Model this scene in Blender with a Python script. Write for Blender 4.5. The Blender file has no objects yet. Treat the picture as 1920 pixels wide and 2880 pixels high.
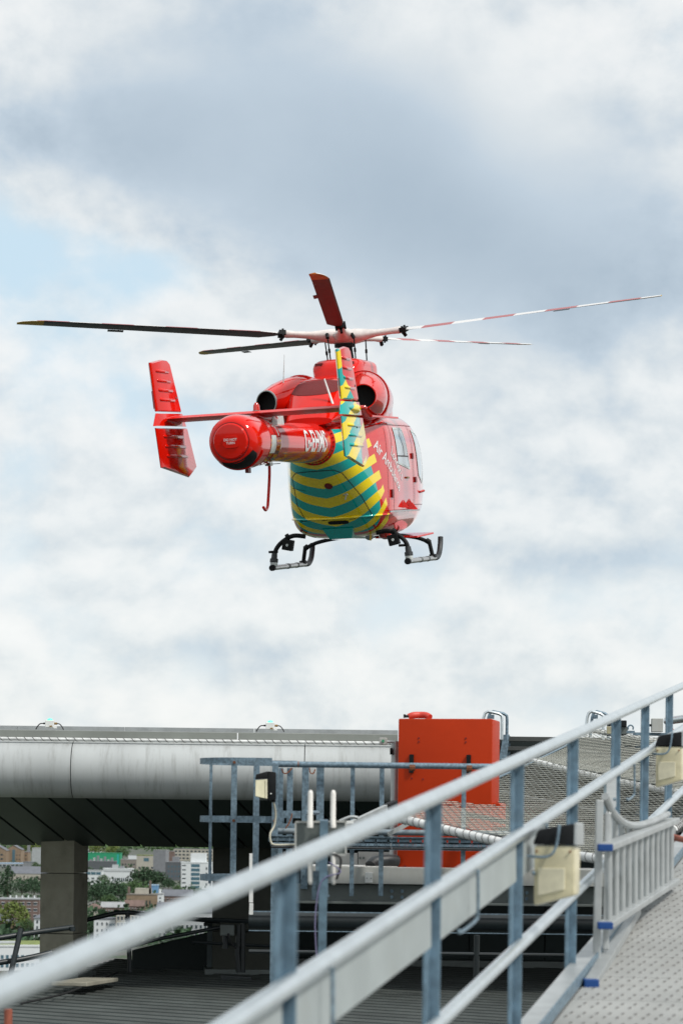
import bpy, bmesh, math, random
import numpy as np
from mathutils import Vector, Matrix
from mathutils.bvhtree import BVHTree
random.seed(7); RNG = np.random.default_rng(7)
rad = math.radians
SC = bpy.context.scene
COL = SC.collection

# ------------------------------------------------------------------ camera
EYE = 62.0                       # eye height above the streets
ROLL = rad(0.7)
CAM_R = Vector((math.cos(ROLL), 0, math.sin(ROLL)))
CAM_U = Vector((-math.sin(ROLL), 0, math.cos(ROLL)))
CAM_F = Vector((0, 1, 0))
FPX = 6800.0
cam = bpy.data.cameras.new('camera')
cam.sensor_fit = 'VERTICAL'; cam.sensor_height = 36; cam.sensor_width = 24
cam.lens = 85
cam.shift_y = 900 / 2880
cam.clip_start = 0.1; cam.clip_end = 60000
cam.dof.use_dof = True; cam.dof.focus_distance = 31; cam.dof.aperture_fstop = 4.5
camo = bpy.data.objects.new('camera', cam); COL.objects.link(camo)
camo.matrix_world = Matrix(((CAM_R.x, CAM_U.x, 0, 0), (0, 0, -1, 0), (CAM_R.z, CAM_U.z, 0, EYE), (0, 0, 0, 1)))
SC.camera = camo

def at(px, py, d):
    """world point at depth d (metres) seen at photograph pixel px, py"""
    return Vector((0, 0, EYE)) + d * (CAM_F + (px - 960) / FPX * CAM_R + (2340 - py) / FPX * CAM_U)

# ------------------------------------------------------------------ node helpers
class X:
    nt = None
    def __init__(s, k): s.k = k
    @staticmethod
    def m(op, *a, clamp=False):
        n = X.nt.nodes.new('ShaderNodeMath'); n.operation = op; n.use_clamp = clamp
        for i, v in enumerate(a):
            if isinstance(v, X): X.nt.links.new(v.k, n.inputs[i])
            else: n.inputs[i].default_value = v
        return X(n.outputs[0])
    def __add__(s, o): return X.m('ADD', s, o)
    __radd__ = __add__
    def __sub__(s, o): return X.m('SUBTRACT', s, o)
    def __rsub__(s, o): return X.m('SUBTRACT', o, s)
    def __mul__(s, o): return X.m('MULTIPLY', s, o)
    __rmul__ = __mul__
    def __truediv__(s, o): return X.m('DIVIDE', s, o)
    def lt(s, o): return X.m('LESS_THAN', s, o)
    def gt(s, o): return X.m('GREATER_THAN', s, o)
    def abs(s): return X.m('ABSOLUTE', s)
    def fract(s): return X.m('FRACT', s)
    def clamp(s): return X.m('ADD', s, 0.0, clamp=True)

def ramp01(v, a, b):
    n = X.nt.nodes.new('ShaderNodeMapRange'); n.interpolation_type = 'SMOOTHSTEP'
    X.nt.links.new(v.k, n.inputs[0]); n.inputs[1].default_value = a; n.inputs[2].default_value = b
    return X(n.outputs[0])

def mixc(f, a, b):
    n = X.nt.nodes.new('ShaderNodeMix'); n.data_type = 'RGBA'
    if isinstance(f, X): X.nt.links.new(f.k, n.inputs[0])
    else: n.inputs[0].default_value = f
    for i, c in ((6, a), (7, b)):
        if isinstance(c, X): X.nt.links.new(c.k, n.inputs[i])
        else: n.inputs[i].default_value = (*c, 1)
    return X(n.outputs[2])

def noise(vec, scale, detail=4, rough=.55, dist=0.0):
    n = X.nt.nodes.new('ShaderNodeTexNoise')
    if vec is not None: X.nt.links.new(vec, n.inputs['Vector'])
    n.inputs['Scale'].default_value = scale; n.inputs['Detail'].default_value = detail
    n.inputs['Roughness'].default_value = rough; n.inputs['Distortion'].default_value = dist
    return X(n.outputs[0])

def vscale(vec, s):
    n = X.nt.nodes.new('ShaderNodeMapping'); X.nt.links.new(vec, n.inputs[0])
    n.inputs['Scale'].default_value = s
    return n.outputs[0]

# ------------------------------------------------------------------ world: blue sky with broken cloud
SUN_EL = rad(50); SUN_AZ = rad(128)     # azimuth clockwise from +Y (view direction): right and a little behind the camera
w = bpy.data.worlds.new('World'); SC.world = w; w.use_nodes = True
nt = w.node_tree; nt.nodes.clear(); X.nt = nt
tc = nt.nodes.new('ShaderNodeTexCoord')
sep = nt.nodes.new('ShaderNodeSeparateXYZ'); nt.links.new(tc.outputs['Generated'], sep.inputs[0])
dx, dy, dz = (X(sep.outputs[i]) for i in range(3))
az = X.m('ARCTAN2', dx, dy) * 57.2958
el = X.m('ARCSINE', dz) * 57.2958
sky = nt.nodes.new('ShaderNodeTexSky'); sky.sky_type = 'NISHITA'; sky.sun_disc = False
sky.sun_elevation = SUN_EL; sky.sun_rotation = SUN_AZ; sky.altitude = 60
def blob(px, py, rx, ry, amp):
    a0 = math.degrees(math.atan((px - 960) / FPX)); e0 = math.degrees(math.atan((2340 - py) / FPX))
    sx = math.degrees(rx / FPX); sy = math.degrees(ry / FPX)
    u = (az - a0) / sx; v = (el - e0) / sy
    return X.m('EXPONENT', (u * u + v * v) * -1.0) * amp
gen = tc.outputs['Generated']
def voff(vec, o):
    n = X.nt.nodes.new('ShaderNodeMapping'); X.nt.links.new(vec, n.inputs[0]); n.inputs['Location'].default_value = o
    return n.outputs[0]
gv = vscale(gen, (1, 1, 1.15))
n_big = noise(gv, 5.0, 3, .5, .2)
def dens(v): return noise(v, 12.0, 9, .54, .15) * .72 + noise(vscale(v, (1, 1, 1.35)), 27.0, 8, .56, .1) * .28
N1 = dens(gv); N2 = dens(voff(gv, (.004, 0, .014)))
relief = N1 - N2
grey = (n_big - .5) * .40
gap = 0.158 + (n_big - .5) * .2
for b in [(680, 330, 600, 330, .31), (180, 400, 330, 200, .20), (700, 60, 260, 160, .10), (1180, 720, 600, 230, .30), (1700, 820, 380, 190, .30), (1850, 520, 240, 230, .16), (1150, 480, 460, 230, .20),
          (1430, 190, 230, 210, -.14), (1120, 60, 150, 120, -.06), (70, 40, 240, 180, -.06), (1680, 1560, 420, 60, .16), (1250, 1470, 300, 50, .06), (250, 1690, 460, 40, .10), (900, 1830, 600, 35, .08), (1300, 1930, 600, 30, .05)]:
    grey = grey + blob(*b)
for b in [(70, 720, 330, 150, -.26), (430, 790, 250, 110, -.17), (420, 1150, 260, 150, -.20), (60, 1330, 160, 90, -.14), (60, 960, 200, 110, -.10), (600, 1290, 140, 100, -.12), (700, 330, 760, 380, .3), (1400, 650, 700, 400, .3), (1100, 1720, 260, 70, -.05), (1650, 1690, 200, 80, -.06), (760, 900, 160, 90, .08), (230, 1560, 300, 160, .06), (60, 1120, 160, 130, -.10)]:
    gap = gap + blob(*b)
cover = ramp01(N1 + gap, .44, .68)
relk = 1.0 - ramp01(gap, .22, .5) * .85               # thick decks are smooth, broken cumulus is modelled by light
shade = grey - relief * 1.9 * relk + (N1 - .5) * .25 + .10
cr = nt.nodes.new('ShaderNodeValToRGB'); nt.links.new((shade + .25).k, cr.inputs[0])
els = cr.color_ramp.elements
els[0].position = .05; els[0].color = (.95, .955, .945, 1)
els[1].position = .88; els[1].color = (.40, .49, .575, 1)
for p, c in ((.25, (.895, .91, .905)), (.36, (.835, .865, .87)), (.48, (.725, .775, .80)), (.66, (.54, .63, .71))):
    e = els.new(p); e.color = (*c, 1)
cld = X(cr.outputs[0])
blue = mixc(ramp01(el, 3.0, 12.0), (.76, .84, .88), (.60, .77, .885))
skycol = mixc(cover, blue, cld)
cloudbg = nt.nodes.new('ShaderNodeBackground'); nt.links.new(skycol.k, cloudbg.inputs[0]); cloudbg.inputs[1].default_value = 1.0
skybg = nt.nodes.new('ShaderNodeBackground'); nt.links.new(sky.outputs[0], skybg.inputs[0]); skybg.inputs[1].default_value = .10
mx = nt.nodes.new('ShaderNodeMixShader'); mx.inputs[0].default_value = .9
nt.links.new(skybg.outputs[0], mx.inputs[1]); nt.links.new(cloudbg.outputs[0], mx.inputs[2])
wo = nt.nodes.new('ShaderNodeOutputWorld'); nt.links.new(mx.outputs[0], wo.inputs[0])

sl = bpy.data.lights.new('sun', 'SUN'); sl.energy = 3.0; sl.angle = rad(8); sl.color = (1, .96, .9)
so = bpy.data.objects.new('sun', sl); COL.objects.link(so)
sdir = Vector((math.sin(SUN_AZ) * math.cos(SUN_EL), math.cos(SUN_AZ) * math.cos(SUN_EL), math.sin(SUN_EL)))
so.rotation_euler = sdir.to_track_quat('Z', 'Y').to_euler(); so.location = (20, -10, EYE + 40)
SC.view_settings.view_transform = 'Standard'; SC.view_settings.look = 'None'
SC.view_settings.exposure = 0.08; SC.view_settings.gamma = 1
SC.view_settings.use_curve_mapping = False

# ------------------------------------------------------------------ materials
M = {}
def mat(name, col, rough=.5, metal=0, coat=0, var=0.0, vs=3.0, vstretch=(1, 1, 1), dirt=0.0, ds=2.0, dstretch=(1, 1, 1), dcol=(.05, .05, .045), bump=0, bs=40, emit=None, custom=None, spec=None, cior=1.5):
    m = bpy.data.materials.new(name); m.use_nodes = True; nt = m.node_tree; X.nt = nt
    b = nt.nodes['Principled BSDF']
    b.inputs['Roughness'].default_value = rough; b.inputs['Metallic'].default_value = metal
    if spec is not None: b.inputs['Specular IOR Level'].default_value = spec
    if coat:
        b.inputs['Coat Weight'].default_value = coat; b.inputs['Coat IOR'].default_value = cior; b.inputs['Coat Roughness'].default_value = .04
    t = nt.nodes.new('ShaderNodeTexCoord'); o = t.outputs['Object']
    c = None
    if custom: c = custom(o)
    if var:
        f = noise(vscale(o, vstretch), vs, 5, .6)
        base = c if c else col
        hi = tuple(min(1, v * (1 + var)) for v in col); lo = tuple(v * (1 - var) for v in col)
        c = mixc(ramp01(f, .3, .7), lo, hi) if not c else mixc(ramp01(f, .35, .75) * var, c, (.5, .5, .5))
    if dirt:
        f = noise(vscale(o, dstretch), ds, 6, .65)
        c = mixc(ramp01(f, .48, .78) * dirt, c if c else col, dcol)
    if c: nt.links.new(c.k, b.inputs['Base Color'])
    else: b.inputs['Base Color'].default_value = (*col, 1)
    if bump:
        n = noise(o, bs, 4, .6); bn = nt.nodes.new('ShaderNodeBump'); bn.inputs['Strength'].default_value = bump; bn.inputs['Distance'].default_value = .01
        nt.links.new(n.k, bn.inputs['Height']); nt.links.new(bn.outputs[0], b.inputs['Normal'])
    if emit:
        b.inputs['Emission Color'].default_value = (*emit[0], 1); b.inputs['Emission Strength'].default_value = emit[1]
    M[name] = m
    return m

RED = (.66, .008, .002); YEL = (.90, .68, .004); TEAL = (.0, .39, .355)
mat('red', RED, .12, coat=.55, spec=.15)
mat('red_satin', RED, .35, spec=.2)
mat('red_dark', (.16, .006, .008), .4)
mat('red_mesh', (.17, .012, .012), .5, bump=1, bs=120)
mat('white_paint', (.8, .8, .78), .35, coat=.4)
mat('decal_white', (.74, .73, .73), .4)
mat('black', (.005, .006, .007), .6, spec=.25, var=.3, vs=20)
mat('black_gloss', (.01, .011, .013), .15)
mat('line', (.03, .015, .015), .6)
mat('void', (.004, .004, .004), .9)
mat('rubber', (.02, .025, .028), .5, var=.4, vs=14)
mat('steel_bare', (.46, .46, .45), .3, metal=.9, var=.15, vs=12)
mat('arm_pink', (.68, .62, .59), .35, coat=.3, var=.10, vs=9)
mat('blade_under', (.07, .078, .08), .45, var=.35, vs=6, dirt=.3, ds=9)
mat('blade_brown', (.045, .013, .008), .5, var=.4, vs=8, dirt=.4, ds=10, dcol=(.02, .01, .01))
mat('tip_yellow', (.55, .36, .03), .5)
mat('tip_orange', (.55, .14, .01), .5)
mat('glass', (.30, .38, .43), .05, coat=1, var=.25, vs=2.5)
mat('glass_dark', (.02, .03, .035), .06, coat=1)
mat('label_silver', (.52, .56, .55), .45, var=.2, vs=14)
mat('beacon', (.5, .02, .01), .12, coat=1)

def chevron(o):
    n = X.nt.nodes.new('ShaderNodeSeparateXYZ'); X.nt.links.new(o, n.inputs[0])
    x, y, z = (X(n.outputs[i]) for i in range(3))
    z = z - 3.62
    t = z - .20 * x.abs() - .62 * x * x * x.abs() - X.m('MAXIMUM', y + 1.1, 0.0) * .7
    s = ((t + 2.115) / .2915).fract()                     # just above the first apex: yellow
    yel = s.lt(.5)
    yb = -1.17 + (z + 2.1) * -.46
    side = (y - yb + (1 - yel) * .2).lt(0)
    lim = side * z.lt(-1.52)
    return mixc(lim, RED, mixc(yel, TEAL, YEL))
mat('livery', RED, .12, coat=1.0, cior=1.68, spec=.3, custom=chevron)

def fin_stripes(o):
    n = X.nt.nodes.new('ShaderNodeSeparateXYZ'); X.nt.links.new(o, n.inputs[0])
    x, y, z = (X(n.outputs[i]) for i in range(3))
    z = z - 3.62
    t = z - .44 * y
    yel = ((t - .65) / .50).fract().lt(.5)
    yb = X.m('MAXIMUM', -4.9 - (z + 1.25) * 2.06, -5.52 - .2 * (z + 1.26))
    yb = X.m('MINIMUM', yb, -4.62) + yel * .3 * z.lt(-1.47)
    keep = (y - yb).lt(0)
    return mixc(keep * x.gt(0), RED, mixc(yel, TEAL, YEL))
mat('fin_livery', RED, .12, coat=.55, spec=.15, custom=fin_stripes)

def blade_top(o):
    n = X.nt.nodes.new('ShaderNodeSeparateXYZ'); X.nt.links.new(o, n.inputs[0])
    x, y, z = (X(n.outputs[i]) for i in range(3))
    rr = X.m('SQRT', x * x + y * y)
    s = ((rr - 1.35) / 1.0).fract()
    return mixc(s.lt(.5), (.66, .65, .64), (.36, .085, .09))
mat('blade_top', (.7, .7, .7), .4, custom=blade_top)

mat('galv', (.15, .215, .265), .5, metal=.3, var=.32, vs=38, bump=.1, bs=60)
mat('galv_post', (.14, .22, .285), .5, metal=.3, var=.25, vs=16, dirt=.2, ds=3, dcol=(.3, .33, .34))
mat('handrail', (.64, .69, .71), .36, metal=.85, var=.06, vs=9, dirt=.08, ds=4, dcol=(.3, .33, .35))
mat('alu', (.42, .44, .44), .42, metal=.5, var=.10, vs=7, dirt=.2, ds=6)
mat('alu_plate', (.60, .60, .57), .5, metal=.35, var=.10, vs=2.5, dirt=.35, ds=3.5, dcol=(.22, .21, .18))
mat('ramp_plank', (.31, .315, .305), .6, metal=.1, var=.12, vs=1.6, dirt=.4, ds=3.5, dcol=(.20, .19, .17))
mat('dimple', (.07, .065, .06), .8)
mat('trunking', (.36, .40, .40), .5, metal=.2, var=.08, vs=4, dirt=.25, ds=5, dcol=(.3, .3, .27))
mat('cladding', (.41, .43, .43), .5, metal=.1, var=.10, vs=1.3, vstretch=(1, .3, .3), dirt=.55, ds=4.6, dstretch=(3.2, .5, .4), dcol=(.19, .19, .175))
mat('fascia', (.22, .235, .215), .6, var=.10, vs=1.5, dirt=.3, ds=2.5, dcol=(.18, .18, .16))
mat('wrap_white', (.66, .67, .66), .5, var=.15, vs=12, dirt=.3, ds=9, dcol=(.2, .2, .19))
mat('cord_dark', (.10, .10, .10), .8)
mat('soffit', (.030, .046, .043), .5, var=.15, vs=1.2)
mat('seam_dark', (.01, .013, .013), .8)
mat('concrete_shaded', (.055, .06, .05), .85, var=.15, vs=2)  # darker copy of the concrete: shade under the deck put into the colour
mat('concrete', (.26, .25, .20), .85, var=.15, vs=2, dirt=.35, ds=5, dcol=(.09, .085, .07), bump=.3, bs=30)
mat('orange', (.43, .030, .001), .5, spec=.2, var=.06, vs=3, dirt=.14, ds=6, dcol=(.25, .03, .01))
mat('hose_red', (.55, .05, .03), .5)
mat('rust', (.20, .07, .03), .8, var=.4, vs=20)
mat('rust_tube', (.20, .25, .28), .5, metal=.3, dirt=.5, ds=6, dcol=(.26, .12, .04))
mat('beam_grey', (.13, .15, .145), .5, metal=.25, var=.12, vs=2, dirt=.3, ds=3, dcol=(.10, .11, .10))
mat('panel_white', (.40, .41, .39), .55, var=.08, vs=2, dirt=.35, ds=5, dstretch=(2, 2, .6), dcol=(.3, .28, .24))
mat('roof_seam', (.085, .095, .09), .5, metal=.3, var=.2, vs=1.2)
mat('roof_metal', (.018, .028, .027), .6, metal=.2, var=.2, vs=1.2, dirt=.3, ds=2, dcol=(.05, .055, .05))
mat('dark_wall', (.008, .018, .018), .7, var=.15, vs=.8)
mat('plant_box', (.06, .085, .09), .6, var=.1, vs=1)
mat('dark_pipe', (.010, .016, .018), .45, var=.2, vs=10)
mat('lamp_lens', (.72, .68, .48), .35, var=.10, vs=9)
mat('lamp_lens_old', (.60, .55, .37), .3, var=.18, vs=7, dirt=.45, ds=5, dcol=(.36, .29, .13))
mat('lamp_side', (.66, .62, .46), .35, var=.15, vs=9)
mat('cable_cream', (.55, .52, .42), .6)
mat('cable_violet', (.16, .15, .26), .6)
mat('cable_black', (.012, .013, .014), .6)
mat('antenna_white', (.74, .72, .68), .45)
mat('net_wire', (.25, .26, .23), .5, metal=.35)
mat('box_white', (.74, .75, .73), .5, var=.06, vs=20)
mat('green_lens', (.1, .55, .35), .2, coat=1, emit=((.1, .9, .5), .9))
mat('brass', (.30, .19, .07), .4, metal=.6)
mat('blue_cap', (.0, .045, .20), .5)
mat('sign_green', (.05, .30, .16), .5)
mat('red_oxide', (.30, .085, .05), .6, var=.2, vs=12)
mat('chequer', (.60, .60, .57), .4, metal=.4, var=.15, vs=8, bump=.8, bs=50)
mat('louvre', (.06, .065, .062), .5, metal=.2, var=.12, vs=3)

# ------------------------------------------------------------------ mesh helpers
class MB:
    def __init__(s): s.v = []; s.f = []; s.mi = []
    def add(s, vs, fs, mi=0):
        b = len(s.v); s.v += [tuple(v) for v in vs]
        for f in fs: s.f.append(tuple(i + b for i in f)); s.mi.append(mi)
        return s
    def hexa(s, p, mi=0):   # 8 corners: bottom 4 ccw, top 4 ccw
        return s.add(p, [(3, 2, 1, 0), (4, 5, 6, 7), (0, 1, 5, 4), (1, 2, 6, 5), (2, 3, 7, 6), (3, 0, 4, 7)], mi)
    def box(s, c, size, R=None, mi=0):
        c = Vector(c); a, b, d = (v / 2 for v in size)
        p = [Vector((x * a, y * b, z * d)) for z in (-1, 1) for x, y in ((-1, -1), (1, -1), (1, 1), (-1, 1))]
        if R is not None: p = [R @ q for q in p]
        return s.hexa([c + q for q in p], mi)
    def bar(s, p0, p1, w, h, up=(0, 0, 1), mi=0):   # rectangular bar along a segment; w sideways, h along 'up'
        p0, p1 = Vector(p0), Vector(p1); t = (p1 - p0).normalized(); u = Vector(up)
        sd = t.cross(u)
        if sd.length < 1e-4: sd = t.cross(Vector((0, 1, 0)))
        sd.normalize(); u = sd.cross(t).normalized()
        a, b = sd * w / 2, u * h / 2
        return s.hexa([p0 - a - b, p0 + a - b, p1 + a - b, p1 - a - b, p0 - a + b, p0 + a + b, p1 + a + b, p1 - a + b], mi)
    def tube(s, pts, r, n=10, cap=True, mi=0):
        pts = [Vector(p) for p in pts]; m = len(pts)
        rs = r if isinstance(r, (list, tuple)) else [r] * m
        ts = []
        for i in range(m):
            a = pts[max(i - 1, 0)]; b = pts[min(i + 1, m - 1)]; ts.append((b - a).normalized())
        ref = Vector((0, 0, 1)) if abs(ts[0].z) < .9 else Vector((1, 0, 0))
        u = ts[0].cross(ref).normalized(); vs = []
        for i in range(m):
            u = (u - ts[i] * u.dot(ts[i])).normalized(); w_ = ts[i].cross(u)
            for k in range(n):
                a = 2 * math.pi * k / n
                vs.append(pts[i] + (u * math.cos(a) + w_ * math.sin(a)) * rs[i])
        fs = [(i * n + k, i * n + (k + 1) % n, (i + 1) * n + (k + 1) % n, (i + 1) * n + k) for i in range(m - 1) for k in range(n)]
        if cap: fs += [tuple(range(n))[::-1], tuple((m - 1) * n + k for k in range(n))]
        return s.add(vs, fs, mi)
    def rings(s, rings, cap0=True, cap1=True, close=True, mi=0):
        n = len(rings[0]); m = len(rings); vs = [v for r in rings for v in r]; kk = n if close else n - 1
        fs = [(i * n + k, i * n + (k + 1) % n, (i + 1) * n + (k + 1) % n, (i + 1) * n + k) for i in range(m - 1) for k in range(kk)]
        if cap0: fs.append(tuple(range(n))[::-1])
        if cap1: fs.append(tuple((m - 1) * n + k for k in range(n)))
        return s.add(vs, fs, mi)
    def prism(s, poly, off, mi=0):  # polygon extruded by vector off
        off = Vector(off); n = len(poly); a = [Vector(p) for p in poly]; b = [p + off for p in a]
        return s.add(a + b, [tuple(range(n))[::-1], tuple(range(n, 2 * n))] + [(i, (i + 1) % n, n + (i + 1) % n, n + i) for i in range(n)], mi)
    def build(s, name, material, parent=None, smooth=None, bevel=0, recalc=True, local=False):
        me = bpy.data.meshes.new(name); org = ORG.get(parent.name, Vector()) if parent else Vector()
        me.from_pydata([tuple(Vector(v) - org) for v in s.v], [], s.f)
        for mm in (material if isinstance(material, (list, tuple)) else [material]): me.materials.append(M[mm] if isinstance(mm, str) else mm)
        if any(s.mi): me.polygons.foreach_set('material_index', s.mi)
        if recalc:
            bm = bmesh.new(); bm.from_mesh(me); bmesh.ops.recalc_face_normals(bm, faces=bm.faces)
            if bevel: bmesh.ops.bevel(bm, geom=list(bm.edges), offset=bevel, segments=2, affect='EDGES', profile=.6, clamp_overlap=True)
            bm.to_mesh(me); bm.free()
        if smooth:
            me.polygons.foreach_set('use_smooth', [True] * len(me.polygons)); me.set_sharp_from_angle(angle=rad(smooth))
        o = bpy.data.objects.new(name, me); COL.objects.link(o)
        if parent: o.parent = parent; ORG[o.name] = org
        return o
ORG = {}
def thing(name, label, cat, loc, group=None):
    o = bpy.data.objects.new(name, None); o.empty_display_size = .2; COL.objects.link(o); o.location = loc
    ORG[o.name] = Vector(loc); o['label'] = label; o['category'] = cat
    if group: o['group'] = group
    return o
def tag(o, label, cat, group=None):
    o['label'] = label; o['category'] = cat
    if group: o['group'] = group
    return o
def struct(o): o['kind'] = 'structure'; return o
def stuff(o): o['kind'] = 'stuff'; return o
def lerp(a, b, t): return Vector(a) + (Vector(b) - Vector(a)) * t
def helix(p0, p1, r, turns, per=8):
    p0, p1 = Vector(p0), Vector(p1); t = (p1 - p0).normalized(); u = t.cross(Vector((0, 0, 1))).normalized(); v = t.cross(u)
    n = int(turns * per)
    return [lerp(p0, p1, i / n) + (u * math.cos(2 * math.pi * i / per) + v * math.sin(2 * math.pi * i / per)) * r for i in range(n + 1)]
def arc(c, u, v, r, a0, a1, n):
    return [Vector(c) + (Vector(u) * math.cos(rad(a0 + (a1 - a0) * i / n)) + Vector(v) * math.sin(rad(a0 + (a1 - a0) * i / n))) * r for i in range(n + 1)]
def bez(pts, n=12):   # Catmull-Rom through points
    P_ = [Vector(p) for p in pts]; out = []
    for i in range(len(P_) - 1):
        a, b, c, d = P_[max(i - 1, 0)], P_[i], P_[i + 1], P_[min(i + 2, len(P_) - 1)]
        for k in range(n):
            t = k / n
            out.append(.5 * ((2 * b) + (c - a) * t + (2 * a - 5 * b + 4 * c - d) * t * t + (3 * b - a - 3 * c + d) * t ** 3))
    return out + [P_[-1]]

# ================================================================== SETTING
ZR = EYE - 2.06                       # lower roof level
g = MB(); g.add([(-16000, -16000, 0), (16000, -16000, 0), (16000, 24000, 0), (-16000, 24000, 0)], [(0, 1, 2, 3)])
def ground_col(o):
    a = noise(o, .012, 4, .6); b = noise(o, .05, 5, .6)
    c = mixc(ramp01(a, .42, .6), (.035, .06, .025), (.10, .095, .09))
    return mixc(ramp01(b, .5, .7), c, (.07, .068, .065))
mat('city_ground', (.1, .1, .1), .9, custom=ground_col)
struct(g.build('ground', 'city_ground', recalc=False))

# ---- ramp -------------------------------------------------------------
RA = at(0, 2792, 3.89); RB = at(1508, 2113.4, 9.8)
RV = (RB - RA) / (RB.y - RA.y)                       # per metre of depth
def rail(d, drop=0.0, side=0.0):                      # point on the railing plane at depth d, 'drop' below the top rail, 'side' towards the walkway
    return RA + RV * (d - RA.y) + Vector((0, 0, -drop)) + RSIDE * side
RT = RV.normalized(); RSIDE = Vector((RV.y, -RV.x, 0)).normalized()
def rail_d(px):                                       # depth where the railing plane is seen at photograph column px
    k = (px - 960) / FPX
    return (RA.x - RV.x * RA.y) / (k - RV.x)
RAMP_W = 2.6
rs = MB()
p = [rail(2.0, 1.16, -.05), rail(2.0, 1.16, RAMP_W), rail(31.0, 1.16, RAMP_W), rail(31.0, 1.16, -.05)]
rs.prism(p, (0, 0, -.10)); rampo = struct(rs.build('ramp_base', 'beam_grey'))
pk = None; PL = .62
d = 3.0
while d < 30.5:
    n0, n1 = d + .004, d + PL - .004
    b = MB(); b.prism([rail(n0, 1.11, .075), rail(n0, 1.11, RAMP_W), rail(n1, 1.11, RAMP_W), rail(n1, 1.11, .075)], (0, 0, -.045))
    b.build('floor_plank', 'ramp_plank', rampo)
    d += PL
# pressed grip studs on the planks (dark punched hole with a proud rim)
dm = MB(); rim = MB()
pit = .053; dd = 8.6
UPN = RSIDE.cross(RT).normalized(); row = 0
while dd < 20:
    for sub, sh in ((0, 0), (.09, .23)):
        for j in range(int((RAMP_W - .14) / pit)):
            s_ = .105 + (j + sh + (row % 2) * .5) * pit
            c = rail(dd + sub, 1.11 - .0035, s_)
            if (c.x / c.y) * FPX + 960 > 1990: break
            ca = [k * math.pi / 4 for k in range(8)]
            ring = [c + RSIDE * math.cos(a) * .0075 + RT * math.sin(a) * .022 for a in ca]
            out = [c + RSIDE * math.cos(a) * .0125 + RT * math.sin(a) * .033 - UPN * .0032 for a in ca]
            dm.add(ring, [tuple(range(8))]); rim.add(ring + out, [(k, (k + 1) % 8, 8 + (k + 1) % 8, 8 + k) for k in range(8)])
    dd += .235; row += 1
stuff(dm.build('punched_holes', 'dimple', rampo, recalc=False)); stuff(rim.build('stud_rims', 'ramp_plank', rampo, smooth=60, recalc=False))
kb = MB(); kb.bar(rail(2.5, 1.09, .02), rail(30, 1.09, .02), .09, .07); kb.build('edge_channel', 'alu', rampo, bevel=.006)
kb = MB(); kb.bar(rail(2.5, 1.075, .068), rail(30, 1.075, .068), .008, .05); kb.build('edge_strip', 'galv', rampo)

rg = thing('ramp_railing', 'silver tubular handrail running up beside the perforated ramp', 'railing', rail(8, 1.1))
def railtube(name, d0, d1, drop, r, material):
    b = MB(); n = 40
    b.tube([rail(d0 + (d1 - d0) * i / n, drop) for i in range(n + 1)], r, 20); return b.build(name, material, rg, smooth=40)
tr_ = railtube('top_rail', 2.6, 30, 0, .0242, 'handrail')
railtube('middle_rail', 2.6, 30, .295, .0242, 'handrail')
railtube('lower_rail', 2.6, 30, .73, .0242, 'handrail')
for dj in (5.05, 11.9):
    b = MB(); b.tube([rail(dj - .012), rail(dj + .012)], .0249, 20); b.build('joint_collar', 'handrail', tr_, smooth=40)
pd = [5.8, 7.68, 9.41, 11.06, 12.8, 14.33, 15.9, 17.6, 19.3, 21, 22.7]
for d in pd:
    b = MB(); t = rail(d, .02); f = rail(d, 1.32)
    for sx in (1,):
        b.bar(f - RSIDE * .034, t - RSIDE * .034, .064, .012, up=RSIDE)
        b.bar(f + RT * .029 - RSIDE * .012, t + RT * .029 - RSIDE * .012, .008, .034, up=RSIDE)
    po = b.build('post', 'galv_post', rg, bevel=.002)
    for dr in (.045, .32, .75):
        b = MB(); c = rail(d, dr, -.026); b.tube([c, c + RSIDE * .01], .011, 8); b.build('bolt', 'galv', po)
# flat trunking strip hung below the middle rail
for a, b_ in ((4.3, 5.74), (5.88, 7.6), (7.76, 9.33), (9.5, 10.1)):
    b = MB(); b.bar(rail(a, .395, -.012), rail(b_, .395, -.012), .014, .155); b.build('trunking_strip', 'trunking', rg, bevel=.003)
for d in (6.1, 8.25, 9.9, 13.3):
    b = MB(); q = [rail(d, .30, .03), rail(d, .44, .032), rail(d - .03, .47, .03), rail(d - .32, .47, .03), rail(d - .35, .455, .03)]
    b.tube(bez(q, 5), .006, 6); b.build('rod_hook', 'galv', rg, smooth=40)
b = MB(); b.bar(rail(12.3, .40, -.012), rail(12.78, .40, -.012), .014, .17); b.build('clear_panel', 'glass', rg)

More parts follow.
